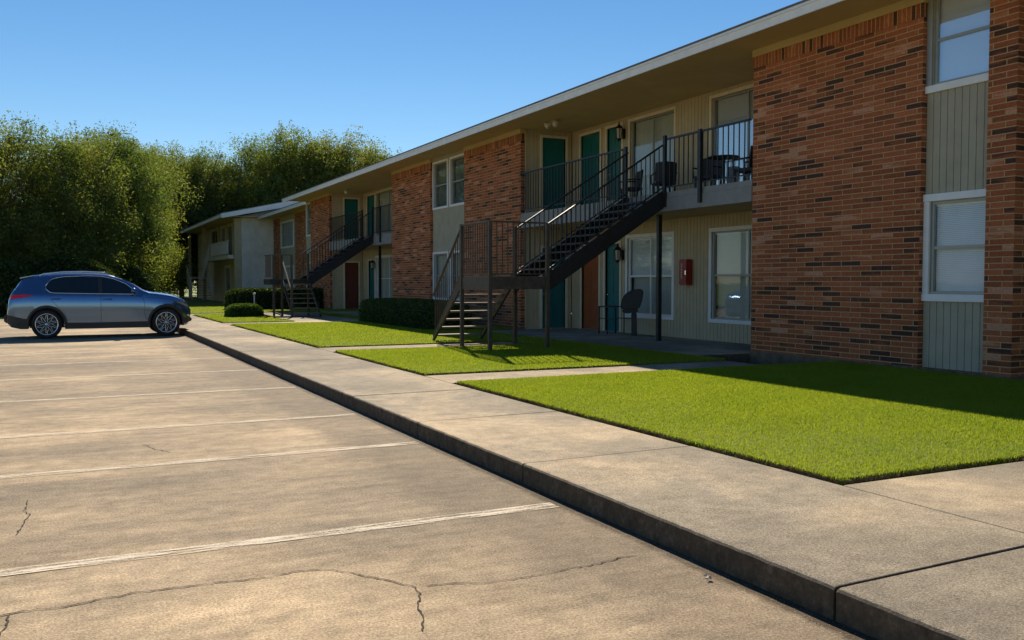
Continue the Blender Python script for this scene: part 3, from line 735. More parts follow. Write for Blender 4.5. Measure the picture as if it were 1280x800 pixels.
# ------------------------------------------------------------------ stair 1
S1 = stairs('staircase', (8.0, 16.5, .15), 'nearest outside stair, brown metal, with a square landing on posts above the lawn', 0)
LZ = 1.60
XA, XB_, YA, YB = 7.42, 8.60, 16.0, 17.35
mb = MB(); mb.box(XA-.02, XB_+.03, YA-.02, YB+.03, LZ-.05, LZ); mb.build('landing', M['tread'], S1)
mb = MB()
mb.box(XA-.04, XB_+.04, YA-.045, YA-.02, LZ-.25, LZ-.005); mb.box(XA-.04, XA-.02, YA-.02, YB+.03, LZ-.25, LZ-.005); mb.box(XB_+.03, XB_+.05, YA-.02, YB+.03, LZ-.25, LZ-.005)
mb.box(XA-.02, XB_+.03, YB+.031, YB+.05, LZ-.25, LZ-.005)
mb.build('landing_frame', M['railbrown'], S1)
for x, y, top in ((XA-.03, YA-.03, 2.68), (XA-.03, YB+.0, 2.68), (XB_+.03, YA-.07, 2.66), (XB_+.02, YB+.0, 2.66)):
    mb = MB(); mb.box(x-.035, x+.035, y-.035, y+.035, .14, top); mb.build('post', M['railbrown'], S1)
mb = MB(); rail(mb, (XA-.03, YA, LZ), (XA-.03, YB, LZ), 1.06, .11, .05, .045, .017); mb.build('railing', M['railbrown'], S1)
mb = MB(); rail(mb, (XA, YA-.03, LZ), (XB_, YA-.03, LZ), 1.06, .11, .05, .045, .017); mb.build('railing', M['railbrown'], S1)
flight(S1, (XA+.0, 19.05, .15), (XA+.0, YB+.06, LZ), (1, 0, 0), 1.16, 8, 'railbrown', 'railbrown', hand=(True, False), rail_h=.98, tm='treadbrown')
flight(S1, (XB_+.04, YA+.0, LZ), (11.46, YA+.0, FL), (0, 1, 0), 1.35, 10, 'rail', 'rail', rail_h=.96, deep=.32, tm='treaddark')
# ------------------------------------------------------------------ stair 2
S2 = stairs('staircase', (8.4, 36.6, .15), 'farther dark metal stair whose lower flight faces the camera, at the far recess', 0)
XA2, XB2, YA2, YB2 = 7.75, 8.75, 36.3, 37.6
mb = MB(); mb.box(XA2-.45, XB2+.03, YA2-.02, YB2, LZ-.05, LZ); mb.build('landing', M['tread'], S2)
mb = MB(); mb.box(XA2-.47, XB2+.05, YA2-.045, YA2-.02, LZ-.22, LZ-.005); mb.box(XA2-.47, XA2-.45, YA2-.02, YB2, LZ-.22, LZ-.005); mb.build('landing_frame', M['rail'], S2)
for x, y, top in ((7.42, 36.3, 2.55), (7.72, YA2-.1, 2.55), (7.72, 34.5, 2.5), (XB2+.03, YA2-.02, 2.6)):
    mb = MB(); mb.box(x-.04, x+.04, y-.04, y+.04, .14, top); mb.build('post', M['railbrown'], S2)
mb = MB(); mb.bar((7.42, 36.3, 2.55), (7.72, 36.2, 2.55), .05); mb.bar((7.72, 36.2, 2.55), (7.72, 34.5, 2.50), .05); mb.bar((7.42, 36.3, .3), (7.72, 36.2, .16), .05); rail(mb, (7.34, 36.32, LZ), (7.34, YB2, LZ), .95); mb.build('railing', M['railbrown'], S2)
flight(S2, (XA2, 34.45, .15), (XA2, YA2-.02, LZ), (1, 0, 0), 1.05, 8, 'rail', 'rail', hand=(False, False), tm='treadbrown')
mb = MB(); mb.bar((7.75, 34.5, 1.0), (7.75, 36.2, 2.3), .05); mb.build('handrail', M['railbrown'], S2)
flight(S2, (XB2+.04, YA2+.03, LZ), (11.46, YA2+.03, FL), (0, 1, 0), 1.25, 10, 'rail', 'rail', rail_h=.96, deep=.32, tm='treaddark')
# ------------------------------------------------------------------ stair 3 (grey building)
S3 = stairs('staircase', (10, 74, 0), 'grey outside stair at the left end of the far grey building', 0)
mb = MB(); mb.box(8.5, 10.2, 75.0, 77, 1.75, 1.85); mb.build('landing', M['greyrail'], S3)
flight(S3, (8.6, 71.4, .1), (8.6, 75.0, 1.82), (1, 0, 0), 1.5, 9, 'greyrail', 'greyrail', hand=(True, True))
flight(S3, (9.92, 75.6, 1.82), (9.92, 72.0, 3.28), (-1, 0, 0), .02, 9, 'greyrail', 'greyrail', treads=False, hand=(True, False))

# balcony railings belong to the building
def balcony_rail(y0, y1, stair_a, stair_b):
    for a, b in ((y0+.03, stair_a), (stair_b, y1-.06)):
        mb = MB(); rail(mb, (XF-.035, a, FL-.02), (XF-.035, b, FL-.02), 1.14, .150, .13, .05, .018); mb.build('railing', M['rail'], B)
    for y in (stair_a, stair_b, (y0+stair_a)/2+.15):
        mb = MB(); mb.box(XF-.085, XF-.027, y-.04, y+.04, FL-.30, FL+1.20 if y == stair_a else FL+1.16); mb.build('railing_post', M['rail'], B)
balcony_rail(13.25, 22.8, 15.93, 17.42)
balcony_rail(33.9, 43.2, 36.26, 37.65)
for y in (16.9, 37.0): 
    mb = MB(); mb.box(11.96, 12.05, y-.045, y+.045, .16, 3.0); mb.build('support_post', M['rail'], B)

# ------------------------------------------------------------------ wall lanterns, flood lights, cabinet
def lantern(y, z, label, X=XW):
    t = thing('wall_lantern', (X, y, z), label, 'lantern', 'black wall lanterns beside the doors')
    mb = MB(); mb.box(X-.045, X-.001, y-.05, y+.05, z-.15, z+.1); mb.tube([(X-.03, y, z+.06), (X-.10, y, z+.17), (X-.17, y, z+.15)], .012); mb.build('bracket', M['lampmetal'], t)
    mb = MB(); c = (X-.17, y, z)
    mb.lathe([(.0, .28), (.015, .25), (.03, .2), (.10, .11), (.105, .10), (.0, .10)], c, n=6); mb.lathe([(0, -.24), (.03, -.22), (.07, -.17), (.07, -.155), (0, -.155)], c, n=6)
    for k in range(6):
        a = k*math.pi/3; mb.bar((c[0]+.09*math.cos(a), c[1]+.09*math.sin(a), z+.10), (c[0]+.068*math.cos(a), c[1]+.068*math.sin(a), z-.16), .01)
    mb.build('cage', M['lampmetal'], t)
    mb = MB(); mb.lathe([(.0, .099), (.08, .099), (.06, -.154), (0, -.154)], c, n=6); mb.build('glass', M['lampglass'], t)
lantern(20.12, 2.22, 'black carriage lantern by the ground-floor teal door, right of the rust door')
lantern(20.08, 5.36, 'black lantern high beside the upper teal door under the roof soffit')
lantern(41.15, 2.28, 'small wall lantern at the ground-floor door of the far recess')
def flood(x, y, label, two=True):
    t = thing('flood_light', (x, y, ZSOF), label, 'flood light')
    mb = MB(); mb.lathe([(0, 0), (.09, 0), (.085, -.035), (0, -.04)], (x, y, ZSOF-.002), n=20); mb.build('base', M['floodwhite'], t, smooth=True)
    for s in ((-1, 1) if two else (0,)):
        c = Vector((x-.02, y-.02, ZSOF-.04)); d = Vector((-.55-.25*s, -.5+.75*s, -.42)).normalized(); m2 = MB()
        ps = [c, c+d*.06, c+d*.10, c+d*.20, c+d*.24]; m2.tube(ps, [.02, .03, .055, .085, .09], 16); m2.build('lamp_head', M['floodwhite'], t, smooth=True)
flood(11.75, 21.35, 'twin-head white flood light under the eave above the nearest stair')
flood(11.9, 41.3, 'single small round soffit light in the far recess', False)
t = thing('extinguisher_cabinet', (XW, 17.33, 1.72), 'red fire extinguisher cabinet with white letters on the siding between two ground-floor windows', 'fire cabinet')
mb = MB(); mb.box(XW-.16, XW-.002, 17.17, 17.49, 1.42, 2.02); mb.build('case', M['red'], t, bevel=.012)
mb = MB(); mb.box(XW-.172, XW-.161, 17.19, 17.47, 1.45, 1.99); mb.build('door', M['red'], t, bevel=.004)
mb = MB(); mb.box(XW-.185, XW-.173, 17.20, 17.23, 1.66, 1.76); mb.build('latch', M['chrome'], t)
def text(body, size, loc, rot, mat, name, parent, align='CENTER', extrude=.002):
    c = bpy.data.curves.new(name, 'FONT'); c.body = body; c.size = size; c.extrude = extrude; c.align_x = align; c.align_y = 'CENTER'
    o = bpy.data.objects.new(name, c); col.objects.link(o); o.rotation_euler = rot; o.location = Vector(loc)
    bpy.context.view_layer.update(); dg = bpy.context.evaluated_depsgraph_get()
    me = bpy.data.meshes.new_from_object(o.evaluated_get(dg)); me.transform(o.matrix_world); bpy.data.objects.remove(o)
    n = bpy.data.objects.new(name, me); me.materials.clear(); me.materials.append(mat); col.objects.link(n)
    me.transform(Matrix.Translation(-parent.location)); n.parent = parent; return n
for i, ch in enumerate('325'):
    text(ch, .14, (XW-.176, 17.37, 1.87-i*.125), (R(90), 0, R(-90)), M['white'], 'lettering', t)

# ------------------------------------------------------------------ covered grill, patio chairs
G = thing('covered_grill', (12.55, 18.9, .165), 'dark covered barbecue grill with side rack on the ground-floor porch behind the post', 'grill')
gx, gy_ = 12.6, 18.85
RV = Vector((.83, -.55, 0)); FV = Vector((.55, .83, 0))
def gprism(poly, d0, d1, name, mat, bev):
    o_ = Vector((gx, gy_, .165)); V = [o_+RV*u+FV*d+Vector((0, 0, z)) for d in (d0, d1) for u, z in poly]; n = len(poly)
    return MB().add(V, [tuple(range(n)), tuple(range(2*n-1, n-1, -1))]+[(i, (i+1) % n, n+(i+1) % n, n+i) for i in range(n)]).build(name, mat, G, bevel=bev)
gprism([(-.29, .66), (-.285, .80), (-.25, .93), (-.17, 1.04), (-.06, 1.11), (.08, 1.15), (.22, 1.155), (.27, 1.13), (.26, .98), (.22, .80), (.16, .66)], -.22, .22, 'hood_cover', M['cover'], .035)
gprism([(-.24, .56), (-.25, .655), (.15, .655), (.12, .56)], -.19, .19, 'firebox', M['cover'], .02)
gprism([(-.02, .0), (-.03, .555), (.11, .555), (.12, .0)], -.10, .10, 'pedestal', M['cover'], .015)
mb = MB()
for x in (gx-.25, gx+.25):
    mb.bar((x, gy_+.30, .86), (x, gy_+1.15, .86), .03); mb.bar((x, gy_+.30, .56), (x, gy_+1.15, .56), .02)
    mb.bar((x, gy_+1.15, .165), (x, gy_+1.15, .875), .03); mb.bar((x, gy_+.75, .165), (x, gy_+.75, .86), .02)
mb.bar((gx-.25, gy_+1.15, .86), (gx+.25, gy_+1.15, .86), .03); mb.build('side_rack', M['rail'], G)

def patio_chair(x, y, rz, label):
    t = thing('patio_chair', (x, y, FL), label, 'chair', 'dark patio chairs on the upper balcony', rz)
    def b(mb, name, mat=M['wicker'], bev=0):
        o = mb.build(name, mat, None, bevel=bev); o.parent = t; return o
    mb = MB(); mb.box(-.26, .26, -.26, .26, .36, .44); b(mb, 'seat', bev=.02)
    mb = MB()
    V = []; F = []
    for j in range(7):
        z = .44+.48*j/6
        for i in range(9):
            a = (i-4)/4; V.append((-.25-.05*j/6+.10*a*a, .28*a, z+.03*(1-a*a)*(j == 6))); 
    for j in range(6):
        for i in range(8): k = j*9+i; F.append((k, k+1, k+10, k+9))
    o2 = len(V); V2 = [(v[0]-.03, v[1], v[2]) for v in V]; mb.add(V+V2, F+[tuple(q+o2 for q in reversed(f)) for f in F]+[(54+i, 55+i, o2+55+i, o2+54+i) for i in range(8)]+[(j*9, (j+1)*9, o2+(j+1)*9, o2+j*9) for j in range(6)]+[(j*9+8, (j+1)*9+8, o2+(j+1)*9+8, o2+j*9+8) for j in range(6)])
    b(mb, 'backrest')
    for sx in (-1, 1):
        for sy in (-1, 1):
            mb = MB(); mb.bar((.22*sx, .22*sy, 0), (.22*sx, .22*sy, .37), .04); b(mb, 'leg', M['rail'])
        mb = MB(); mb.tube([(.24, .27*sx, .40), (.25, .28*sx, .64), (-.22, .28*sx, .66)], .02, 8); b(mb, 'armrest', M['rail'])
    t.scale = (.88, .88, .86)
patio_chair(12.35, 18.55, R(160), 'dark patio chair leftmost on the upper balcony, behind the top of the stair')
patio_chair(12.30, 17.15, R(70), 'dark patio chair behind the balcony rail in front of the left sliding window')
patio_chair(12.45, 15.75, R(200), 'dark patio chair left of the round table on the upper balcony')
patio_chair(12.35, 14.35, R(110), 'dark patio chair close to the big brick wall on the upper balcony')
t = thing('patio_table', (12.3, 15.05, FL), 'small dark round table between two patio chairs on the balcony', 'table')
mb = MB(); mb.lathe([(0, .70), (.32, .70), (.33, .685), (.32, .67), (0, .67)], (12.3, 15.05, FL), n=28); mb.build('tabletop', M['rail'], t)
mb = MB(); mb.lathe([(.03, .67), (.025, .2), (.03, .08), (.2, .01), (.2, 0), (0, 0)], (12.3, 15.05, FL), n=16); mb.build('pedestal', M['rail'], t)

# ------------------------------------------------------------------ foliage
def leaf_quads(C, size, rngl, flat=.35, tri=True):
    n = len(C); a = rngl.normal(size=(n, 3)); a /= np.linalg.norm(a, axis=1)[:, None]
    b = rngl.normal(size=(n, 3)); b = np.cross(a, b); b /= np.linalg.norm(b, axis=1)[:, None]
    s = size*rngl.uniform(.6, 1.4, (n, 1))
    V = np.stack([C-a*s, C-b*s*flat, C+a*s, C+b*s*flat], 1).reshape(-1, 3)
    return V, np.arange(4*n).reshape(-1, 4)
def make_tree(name, seed, H, Rr, nclump, nleaf, leaf=.14, low=.06, mat='leaf', label='', loc=(0, 0, 0), group=None):
    r_ = np.random.default_rng(seed); rd = random.Random(seed)
    t = thing(name, (0, 0, 0), label, 'tree', group)
    # upright limbs
    mb = MB(); ends = []
    trunk = [(0, 0, -.3), (rd.uniform(-.1, .1), rd.uniform(-.1, .1), H*.15), (rd.uniform(-.3, .3), rd.uniform(-.3, .3), H*.35), (rd.uniform(-.5, .5), rd.uniform(-.5, .5), H*.62)]
    mb.tube(trunk, [.20, .16, .12, .06], 8)
    for i in range(9):
        f = rd.uniform(.12, .6); k = min(2, int(f/.62*3)); base = Vector(trunk[1])*(1-f)+Vector(trunk[3])*f; base.z = H*f
        az = i*2.4+rd.random(); ro = Rr*rd.uniform(.45, .8); up = H*rd.uniform(.18, .36)
        e = base+Vector((math.cos(az)*ro, math.sin(az)*ro, up)); m = (base+e)/2+Vector((math.cos(az)*.2, math.sin(az)*.2, -.15))
        mb.tube([base, m, e], [.075, .05, .02], 6)
    o = mb.build('trunk', M['bark'], None, smooth=True); o.parent = t
    # several overlapping leafy masses at uneven heights, each a cloud of clumps
    masses = [(0, 0, H*.50, Rr*.80, H*.46)]
    for i in range(11):
        az = i*2.4+rd.uniform(-.5, .5); ro = Rr*rd.uniform(.35, .85); zc = H*rd.uniform(.15, .80)*(1-.18*(ro/Rr))
        masses.append((math.cos(az)*ro, math.sin(az)*ro, zc, Rr*rd.uniform(.30, .5), H*rd.uniform(.12, .24)))
    for i in range(4):
        az = i*1.57+rd.random(); ro = Rr*rd.uniform(.2, .6); hh = H*rd.uniform(.10, .17); masses.append((math.cos(az)*ro, math.sin(az)*ro, H*(.99-.10*rd.random())-hh, Rr*rd.uniform(.24, .36), hh))
    wgt = [m[3]**1.6*m[4] for m in masses]; cs = []
    while len(cs) < nclump:
        m = rd.choices(masses, wgt)[0]; d = Vector((rd.gauss(0, 1), rd.gauss(0, 1), rd.gauss(0, 1))).normalized()*rd.random()**.4
        z = m[2]+d.z*m[4]
        if z < .4: continue
        cs.append((m[0]+d.x*m[3], m[1]+d.y*m[3], z))
    cs = np.array(cs); idx = r_.integers(0, nclump, nleaf); rad = r_.uniform(.14, .40, nclump)*(Rr/3.0)
    C = cs[idx]+np.clip(r_.normal(size=(nleaf, 3)), -1.8, 1.8)*rad[idx][:, None]
    # wispy leading shoots on top
    ns = 9; sh = []
    for i in range(ns):
        az = rd.uniform(0, 6.28); ro = Rr*.6*math.sqrt(rd.random()); top = H*(.90+.13*rd.random())-(ro/Rr)**2*H*.2
        m = 60; tt = r_.random(m)**1.4; sh.append(np.stack([math.cos(az)*ro+r_.normal(size=m)*.26*(1.15-tt), math.sin(az)*ro+r_.normal(size=m)*.26*(1.15-tt), top-1.1+tt*1.5], 1))
    C = np.concatenate([C]+sh); C[:, 2] = np.maximum(C[:, 2], .05)
    V, F = leaf_quads(C, leaf, r_); o = np_mesh('crown', V, F, M[mat]); o.parent = t
    t.location = loc
    return t
TR = 'tall broadleaf trees behind the parking lot'
# (x, y, height scale, variant, rot, label)
spots = []
protoA = make_tree('tree', 3, 11.5, 3.9, 460, 60000, .080, mat='leaf', group=TR)
protoB = make_tree('tree', 5, 11.5, 3.6, 420, 58000, .078, mat='leaf2', group=TR)
protoC = make_tree('tree', 9, 11.5, 4.2, 480, 62000, .084, mat='leaf', group=TR)
protos = [protoA, protoB, protoC]; used = [False]*3
rows = [  # X, Y, height, variant, label
    (-5.6, 50, 8.6, 2, 'tree beyond the left edge of the view behind the parking lot'), (-3.5, 52, 9.0, 0, 'leafy tree cut by the left edge of the view, behind the parking lot'),
    (-1.4, 54, 9.3, 2, 'yellow-green tree left of the dip in the tree line'), (.7, 56, 9.6, 0, 'tall bushy tree just right of the dip, above the roof of the blue car'),
    (2.6, 60, 10.3, 1, 'dark tree behind the windshield of the blue car'), (3.5, 66, 10.7, 0, 'loose-topped tree behind the nose of the blue car'), (4.7, 77, 11.9, 1, 'dark tree just left of the far grey stair'),
    (7.6, 91, 13.3, 2, 'tree whose crown rises just left of the grey eave'),
    (11.5, 90, 13.6, 1, 'tree rising over the left end of the grey building roof'),
(15.0, 89, 13.6, 0, 'yellow-green tree above the middle of the grey roof'), (18.4, 88, 15.1, 2, 'tree above the place where the grey roof meets the brick block'),
    (22.0, 89, 15.9, 0, 'tallest sunlit tree, above the far end of the long brick roof'), (25.6, 88, 15.1, 2, 'rounded tree above the brick roof, second from the right end of the tree line'), (29.0, 89, 14.3, 1, 'last tree at the right end of the tree line, half hidden by the brick roof'),
    (-5.2, 60, 9.4, 1, 'background tree behind the one at the left edge'), (-.6, 62, 8.4, 0, 'low background tree filling the dip in the tree line'),
    (1.8, 66, 10.6, 2, 'background tree behind the tall bushy one over the car'), (3.0, 74, 11.4, 0, 'background tree behind the loose-topped tree'), (5.4, 87, 12.9, 0, 'deep background tree above the nose of the car'), (8.4, 98, 14.0, 2, 'deep background tree left of the grey eave'),
    (11.0, 100, 14.4, 0, 'farthest tree, touching the left tip of the grey eave'), (13.2, 96, 13.3, 2, 'rear tree over the grey roof'), (20.2, 96, 15.0, 1, 'rear tree above the set-back brick block'), (27.4, 96, 15.2, 0, 'rear tree above the long brick roof, behind the rounded one')]
desc = [r[4] for r in rows]; rows = [r[:4] for r in rows]
for i, ((x, y, h, v), lb) in enumerate(zip(rows, desc)):
    p = protos[v]
    o = p if not used[v] else copy_tree(p); used[v] = True
    o.location = (x, y, -.05); o.rotation_euler.z = i*1.93; s = h*1.07/11.5; o.scale = (s*1.05, s*1.05, s); o['label'] = lb
# understorey
def bush_mesh(seed, rx, ry, h, n, leaf, flat_top=.6, p=3.0):
    r_ = np.random.default_rng(seed); d = r_.normal(size=(n, 3)); d[:, 2] = np.abs(d[:, 2])
    k = (np.abs(d[:, 0])**p+np.abs(d[:, 1])**p+np.abs(d[:, 2])**p)**(1/p); d /= k[:, None]
    d *= r_.uniform(.90, 1.03, (n, 1)); C = d*np.array([rx, ry, h]); return leaf_quads(C, leaf, r_, .5)
def hedge(name, x, y, rx, ry, h, n, leaf, mat, label, cat, p=3.0, seed=1, group=None, zb=.15):
    t = thing(name, (x, y, zb), label, cat, group)
    V, F = bush_mesh(seed, rx, ry, h, n, leaf, p=p); o = np_mesh('foliage', V, F, M[mat]); o.parent = t
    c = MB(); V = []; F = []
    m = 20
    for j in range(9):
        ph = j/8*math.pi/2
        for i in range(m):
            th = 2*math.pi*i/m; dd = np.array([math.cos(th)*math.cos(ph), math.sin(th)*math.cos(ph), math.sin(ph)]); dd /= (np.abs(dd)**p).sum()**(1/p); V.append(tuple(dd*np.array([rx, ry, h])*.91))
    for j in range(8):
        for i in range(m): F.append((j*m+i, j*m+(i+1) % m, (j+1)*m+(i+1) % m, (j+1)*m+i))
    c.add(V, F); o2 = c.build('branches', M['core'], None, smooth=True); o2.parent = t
    return t
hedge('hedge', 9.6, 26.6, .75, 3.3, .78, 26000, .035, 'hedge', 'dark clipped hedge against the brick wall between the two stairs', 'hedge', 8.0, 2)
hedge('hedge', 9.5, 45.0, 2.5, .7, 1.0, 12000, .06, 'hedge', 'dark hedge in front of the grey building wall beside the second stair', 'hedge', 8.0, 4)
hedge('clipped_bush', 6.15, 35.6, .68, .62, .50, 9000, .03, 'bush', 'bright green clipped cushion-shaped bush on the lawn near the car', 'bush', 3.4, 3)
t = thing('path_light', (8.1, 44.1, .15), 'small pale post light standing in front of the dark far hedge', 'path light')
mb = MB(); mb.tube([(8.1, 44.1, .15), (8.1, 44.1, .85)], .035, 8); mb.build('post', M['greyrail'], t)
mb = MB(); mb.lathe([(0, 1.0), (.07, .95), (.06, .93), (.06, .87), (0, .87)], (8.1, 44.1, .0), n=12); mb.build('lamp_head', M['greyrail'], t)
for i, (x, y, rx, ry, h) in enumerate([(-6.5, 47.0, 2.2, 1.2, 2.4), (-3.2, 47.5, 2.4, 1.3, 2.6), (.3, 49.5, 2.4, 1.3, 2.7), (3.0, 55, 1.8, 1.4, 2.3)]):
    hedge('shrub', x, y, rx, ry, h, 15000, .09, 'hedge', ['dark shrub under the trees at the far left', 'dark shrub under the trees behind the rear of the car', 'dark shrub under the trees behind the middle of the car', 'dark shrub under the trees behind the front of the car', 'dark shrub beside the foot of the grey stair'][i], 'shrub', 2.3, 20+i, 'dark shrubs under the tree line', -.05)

# ------------------------------------------------------------------ car
CX, CY = -.38, 26.72+.93     # rear axle, centre line
CAR = thing('parked_car', (CX+1.43, CY, 0), 'blue metallic hatchback SUV parked nose to the kerb, seen from its right side', 'car')
W_ = .93
def ip(x, tab): return float(np.interp(x, [p[0] for p in tab], [p[1] for p in tab]))
TOP = [(-.90, .60), (-.88, .82), (-.84, 1.02), (-.78, 1.11), (-.66, 1.28), (-.52, 1.45), (-.30, 1.505), (.0, 1.535), (.41, 1.555), (.80, 1.56), (1.15, 1.552), (1.47, 1.53), (1.77, 1.46), (2.08, 1.325), (2.3, 1.185), (2.46, 1.115), (2.7, 1.09), (2.95, 1.06), (3.17, 1.005), (3.36, .92), (3.46, .83), (3.52, .70)]
BELT = [(-.90, .58), (-.86, .86), (-.78, 1.045), (-.4, 1.085), (.2, 1.08), (1.0, 1.07), (1.8, 1.06), (2.3, 1.045), (2.6, 1.01), (3.0, .95), (3.3, .86), (3.46, .76), (3.52, .66)]
BOT = [(-.90, .40), (-.82, .30), (-.6, .25), (0, .24), (1.5, .235), (2.6, .24), (3.2, .25), (3.42, .28), (3.52, .38)]
WID = [(-.90, .74), (-.84, .82), (-.7, .88), (-.4, .915), (.3, .93), (2.0, .93), (2.8, .915), (3.1, .88), (3.3, .80), (3.45, .68), (3.52, .56)]
RW_ = [(-.90, .70), (-.78, .66), (-.4, .62), (0, .63), (1.2, .64), (1.8, .66), (2.2, .70), (2.46, .74), (3.0, .70), (3.35, .58), (3.52, .45)]
TOP, BELT = [[(x, z+max(0, z-.6)*.09) for x, z in t_] for t_ in (TOP, BELT)]
def sect(x):
    w0, top, bl, bt, rw = ip(x, WID), ip(x, TOP), ip(x, BELT), ip(x, BOT), ip(x, RW_)
    gh = top-bl
    big = gh > .2
    k = min(1, max(0, (gh-.06)/.25))
    wbelt = w0*.955; wt = min(rw, wbelt-.03)
    return [(0, bt), (w0*.90, bt), (w0*.975, bt+.07), (w0*.985, bt+(bl-bt)*.3), (w0*1.0, bt+(bl-bt)*.52), (w0*1.0, bt+(bl-bt)*.72), (w0*.985, bt+(bl-bt)*.9), (wbelt, bl),
            (wbelt-.012, bl+.012*k+.003), (wbelt*(1-k)*.97+(wt+(wbelt-wt)*.10)*k, bl+gh*(.55*(1-k)+.80*k)), (wt*.93, bl+gh*.93), (wt*.6, top-.012*1), (0, top)]
xs = sorted(set([round(v, 3) for v in list(np.linspace(-.90, -.5, 9))+list(np.linspace(-.5, 3.2, 56))+list(np.linspace(3.2, 3.52, 9))]))
mb = MB(); V = []; n = 0
for x in xs:
    s = sect(x); ring = [(y, z) for y, z in s]+[(-y, z) for y, z in reversed(s[1:-1])]
    n = len(ring)
    for y, z in ring: V.append((CX+x, CY-y, z))
F = [(i*n+k, i*n+(k+1) % n, (i+1)*n+(k+1) % n, (i+1)*n+k) for i in range(len(xs)-1) for k in range(n)]
F += [tuple(range(n)), tuple(range(len(xs)*n-1, (len(xs)-1)*n-1, -1))]
mb.add(V, F); body = mb.build('body', M['paint'], CAR, smooth=True)
cutters = []
for ax in (0, 2.87):
    c = MB(); c.lathe([(0, -1.3), (.415, -1.3), (.415, 1.3), (0, 1.3)], (CX+ax, CY, .36), 'Y', 40); co = c.build('cut', M['clad']); cutters.append(co)
    c2 = MB(); c2.box(CX+ax-.415, CX+ax+.415, CY-1.3, CY+1.3, -.1, .36); cutters.append(c2.build('cut', M['clad']))
for co in cutters:
    m = body.modifiers.new('b', 'BOOLEAN'); m.operation = 'DIFFERENCE'; m.object = co; m.solver = 'EXACT'
bpy.context.view_layer.update(); dg = bpy.context.evaluated_depsgraph_get()
nm = bpy.data.meshes.new_from_object(body.evaluated_get(dg)); body.modifiers.clear(); body.data = nm
nm.materials.clear(); nm.materials.append(M['paint'])
for p in nm.polygons: p.use_smooth = True; p.material_index = 0
try: nm.set_sharp_from_angle(angle=R(38))
except Exception: pass
for co in cutters: bpy.data.objects.remove(co)
def ysurf(x, z):     # half width of the body skin at height z
    s = sect(x); zz = [p[1] for p in s[2:]]; yy = [p[0] for p in s[2:]]
    return float(np.interp(z, zz, yy))
def skin_patch(name, mat, pts_lo, pts_hi, x0, x1, off=.006, nx=24, nz=5, par=CAR, sides=(1, -1), thick=.0):
    for sd in sides:
        V = []; F = []
        for i in range(nx+1):
            x = x0+(x1-x0)*i/nx; a, b = ip(x, pts_lo), ip(x, pts_hi); b = max(b, a+.002)
            for j in range(nz+1):
                z = a+(b-a)*j/nz; V.append((CX+x, CY-sd*(ysurf(x, z)+off), z))
        for i in range(nx):
            for j in range(nz): k = i*(nz+1)+j; F.append((k, k+1, k+nz+2, k+nz+1))
        m_ = MB().add(V, F); m_.build(name, mat, par, smooth=True)
GLO = [(-.02, 1.20), (.06, 1.125), (.14, 1.098), (1.2, 1.075), (2.16, 1.06)]
GHI = [(-.02, 1.225), (.06, 1.34), (.14, 1.405), (.4, 1.452), (1.0, 1.478), (1.3, 1.462), (1.6, 1.405), (1.9, 1.285), (2.16, 1.085)]
GLO, GHI = [[(x, z+max(0, z-.6)*.09) for x, z in t_] for t_ in (GLO, GHI)]
skin_patch('window', M['carglass'], GLO, GHI, .0, 1.22, par=CAR)
skin_patch('window', M['carglass'], GLO, GHI, 1.31, 2.14, par=CAR)
skin_patch('pillar', M['clad'], GLO, GHI, 1.22, 1.31, .008, 4)
def skin_line(name, mat, pts, r=.008, off=.004, sides=(1, -1), par=CAR, n=6):
    for sd in sides:
        P = [(CX+x, CY-sd*(ysurf(x, z)+off), z) for x, z in pts]; MB().tube(P, r, n).build(name, mat, par, smooth=True)
outl = [(x, ip(x, GHI)+.008) for x in np.linspace(-.01, 2.15, 34)]; lowl = [(x, ip(x, GLO)-.008) for x in np.linspace(2.15, -.01, 24)]
skin_line('window_trim', M['chrome'], outl+lowl+[outl[0]], .009, .006)
seam = M['rimdark']
skin_line('door_seam', seam, [(1.27, z) for z in np.linspace(1.07, .33, 12)], .0045, .0)
skin_line('door_seam', seam, [(2.19, 1.05), (2.30, 1.0), (2.33, .85), (2.33, .6), (2.36, .50), (2.40, .42)], .0045, .0)
skin_line('door_seam', seam, [(.10, 1.08), (.12, .95), (.25, .8), (.42, .62), (.48, .45), (.49, .33)], .0045, .0)
skin_line('door_seam', seam, [(2.40, 1.01), (2.8, .985), (3.1, .93), (3.3, .86)], .004, .0)
skin_patch('sill_cladding', M['clad'], [(0, .235), (3, .235)], [(0, .40), (1, .385), (3, .40)], .43, 2.46, .014)
skin_patch('bumper_cladding', M['clad'], [(3.1, .25), (3.5, .36)], [(3.1, .42), (3.5, .50)], 3.27, 3.50, .012, 10)
skin_patch('bumper_cladding', M['clad'], [(-.9, .40), (-.6, .25)], [(-.9, .60), (-.5, .50)], -.89, -.42, .012, 10)
mb = MB(); mb.box(CX-.965, CX-.88, CY-.72, CY+.72, .40, .60); mb.build('rear_bumper', M['clad'], CAR, bevel=.03)
mb = MB(); mb.box(CX-.93, CX-.90, CY-.25, CY+.25, .72, .84); mb.build('plate_recess', M['clad'], CAR)
mb = MB(); mb.box(CX+3.50, CX+3.545, CY-.46, CY+.46, .52, .70); mb.build('grille', M['clad'], CAR, bevel=.01)
mb = MB(); mb.box(CX+3.48, CX+3.56, CY-.55, CY+.55, .36, .47); mb.build('front_bumper', M['clad'], CAR, bevel=.02)
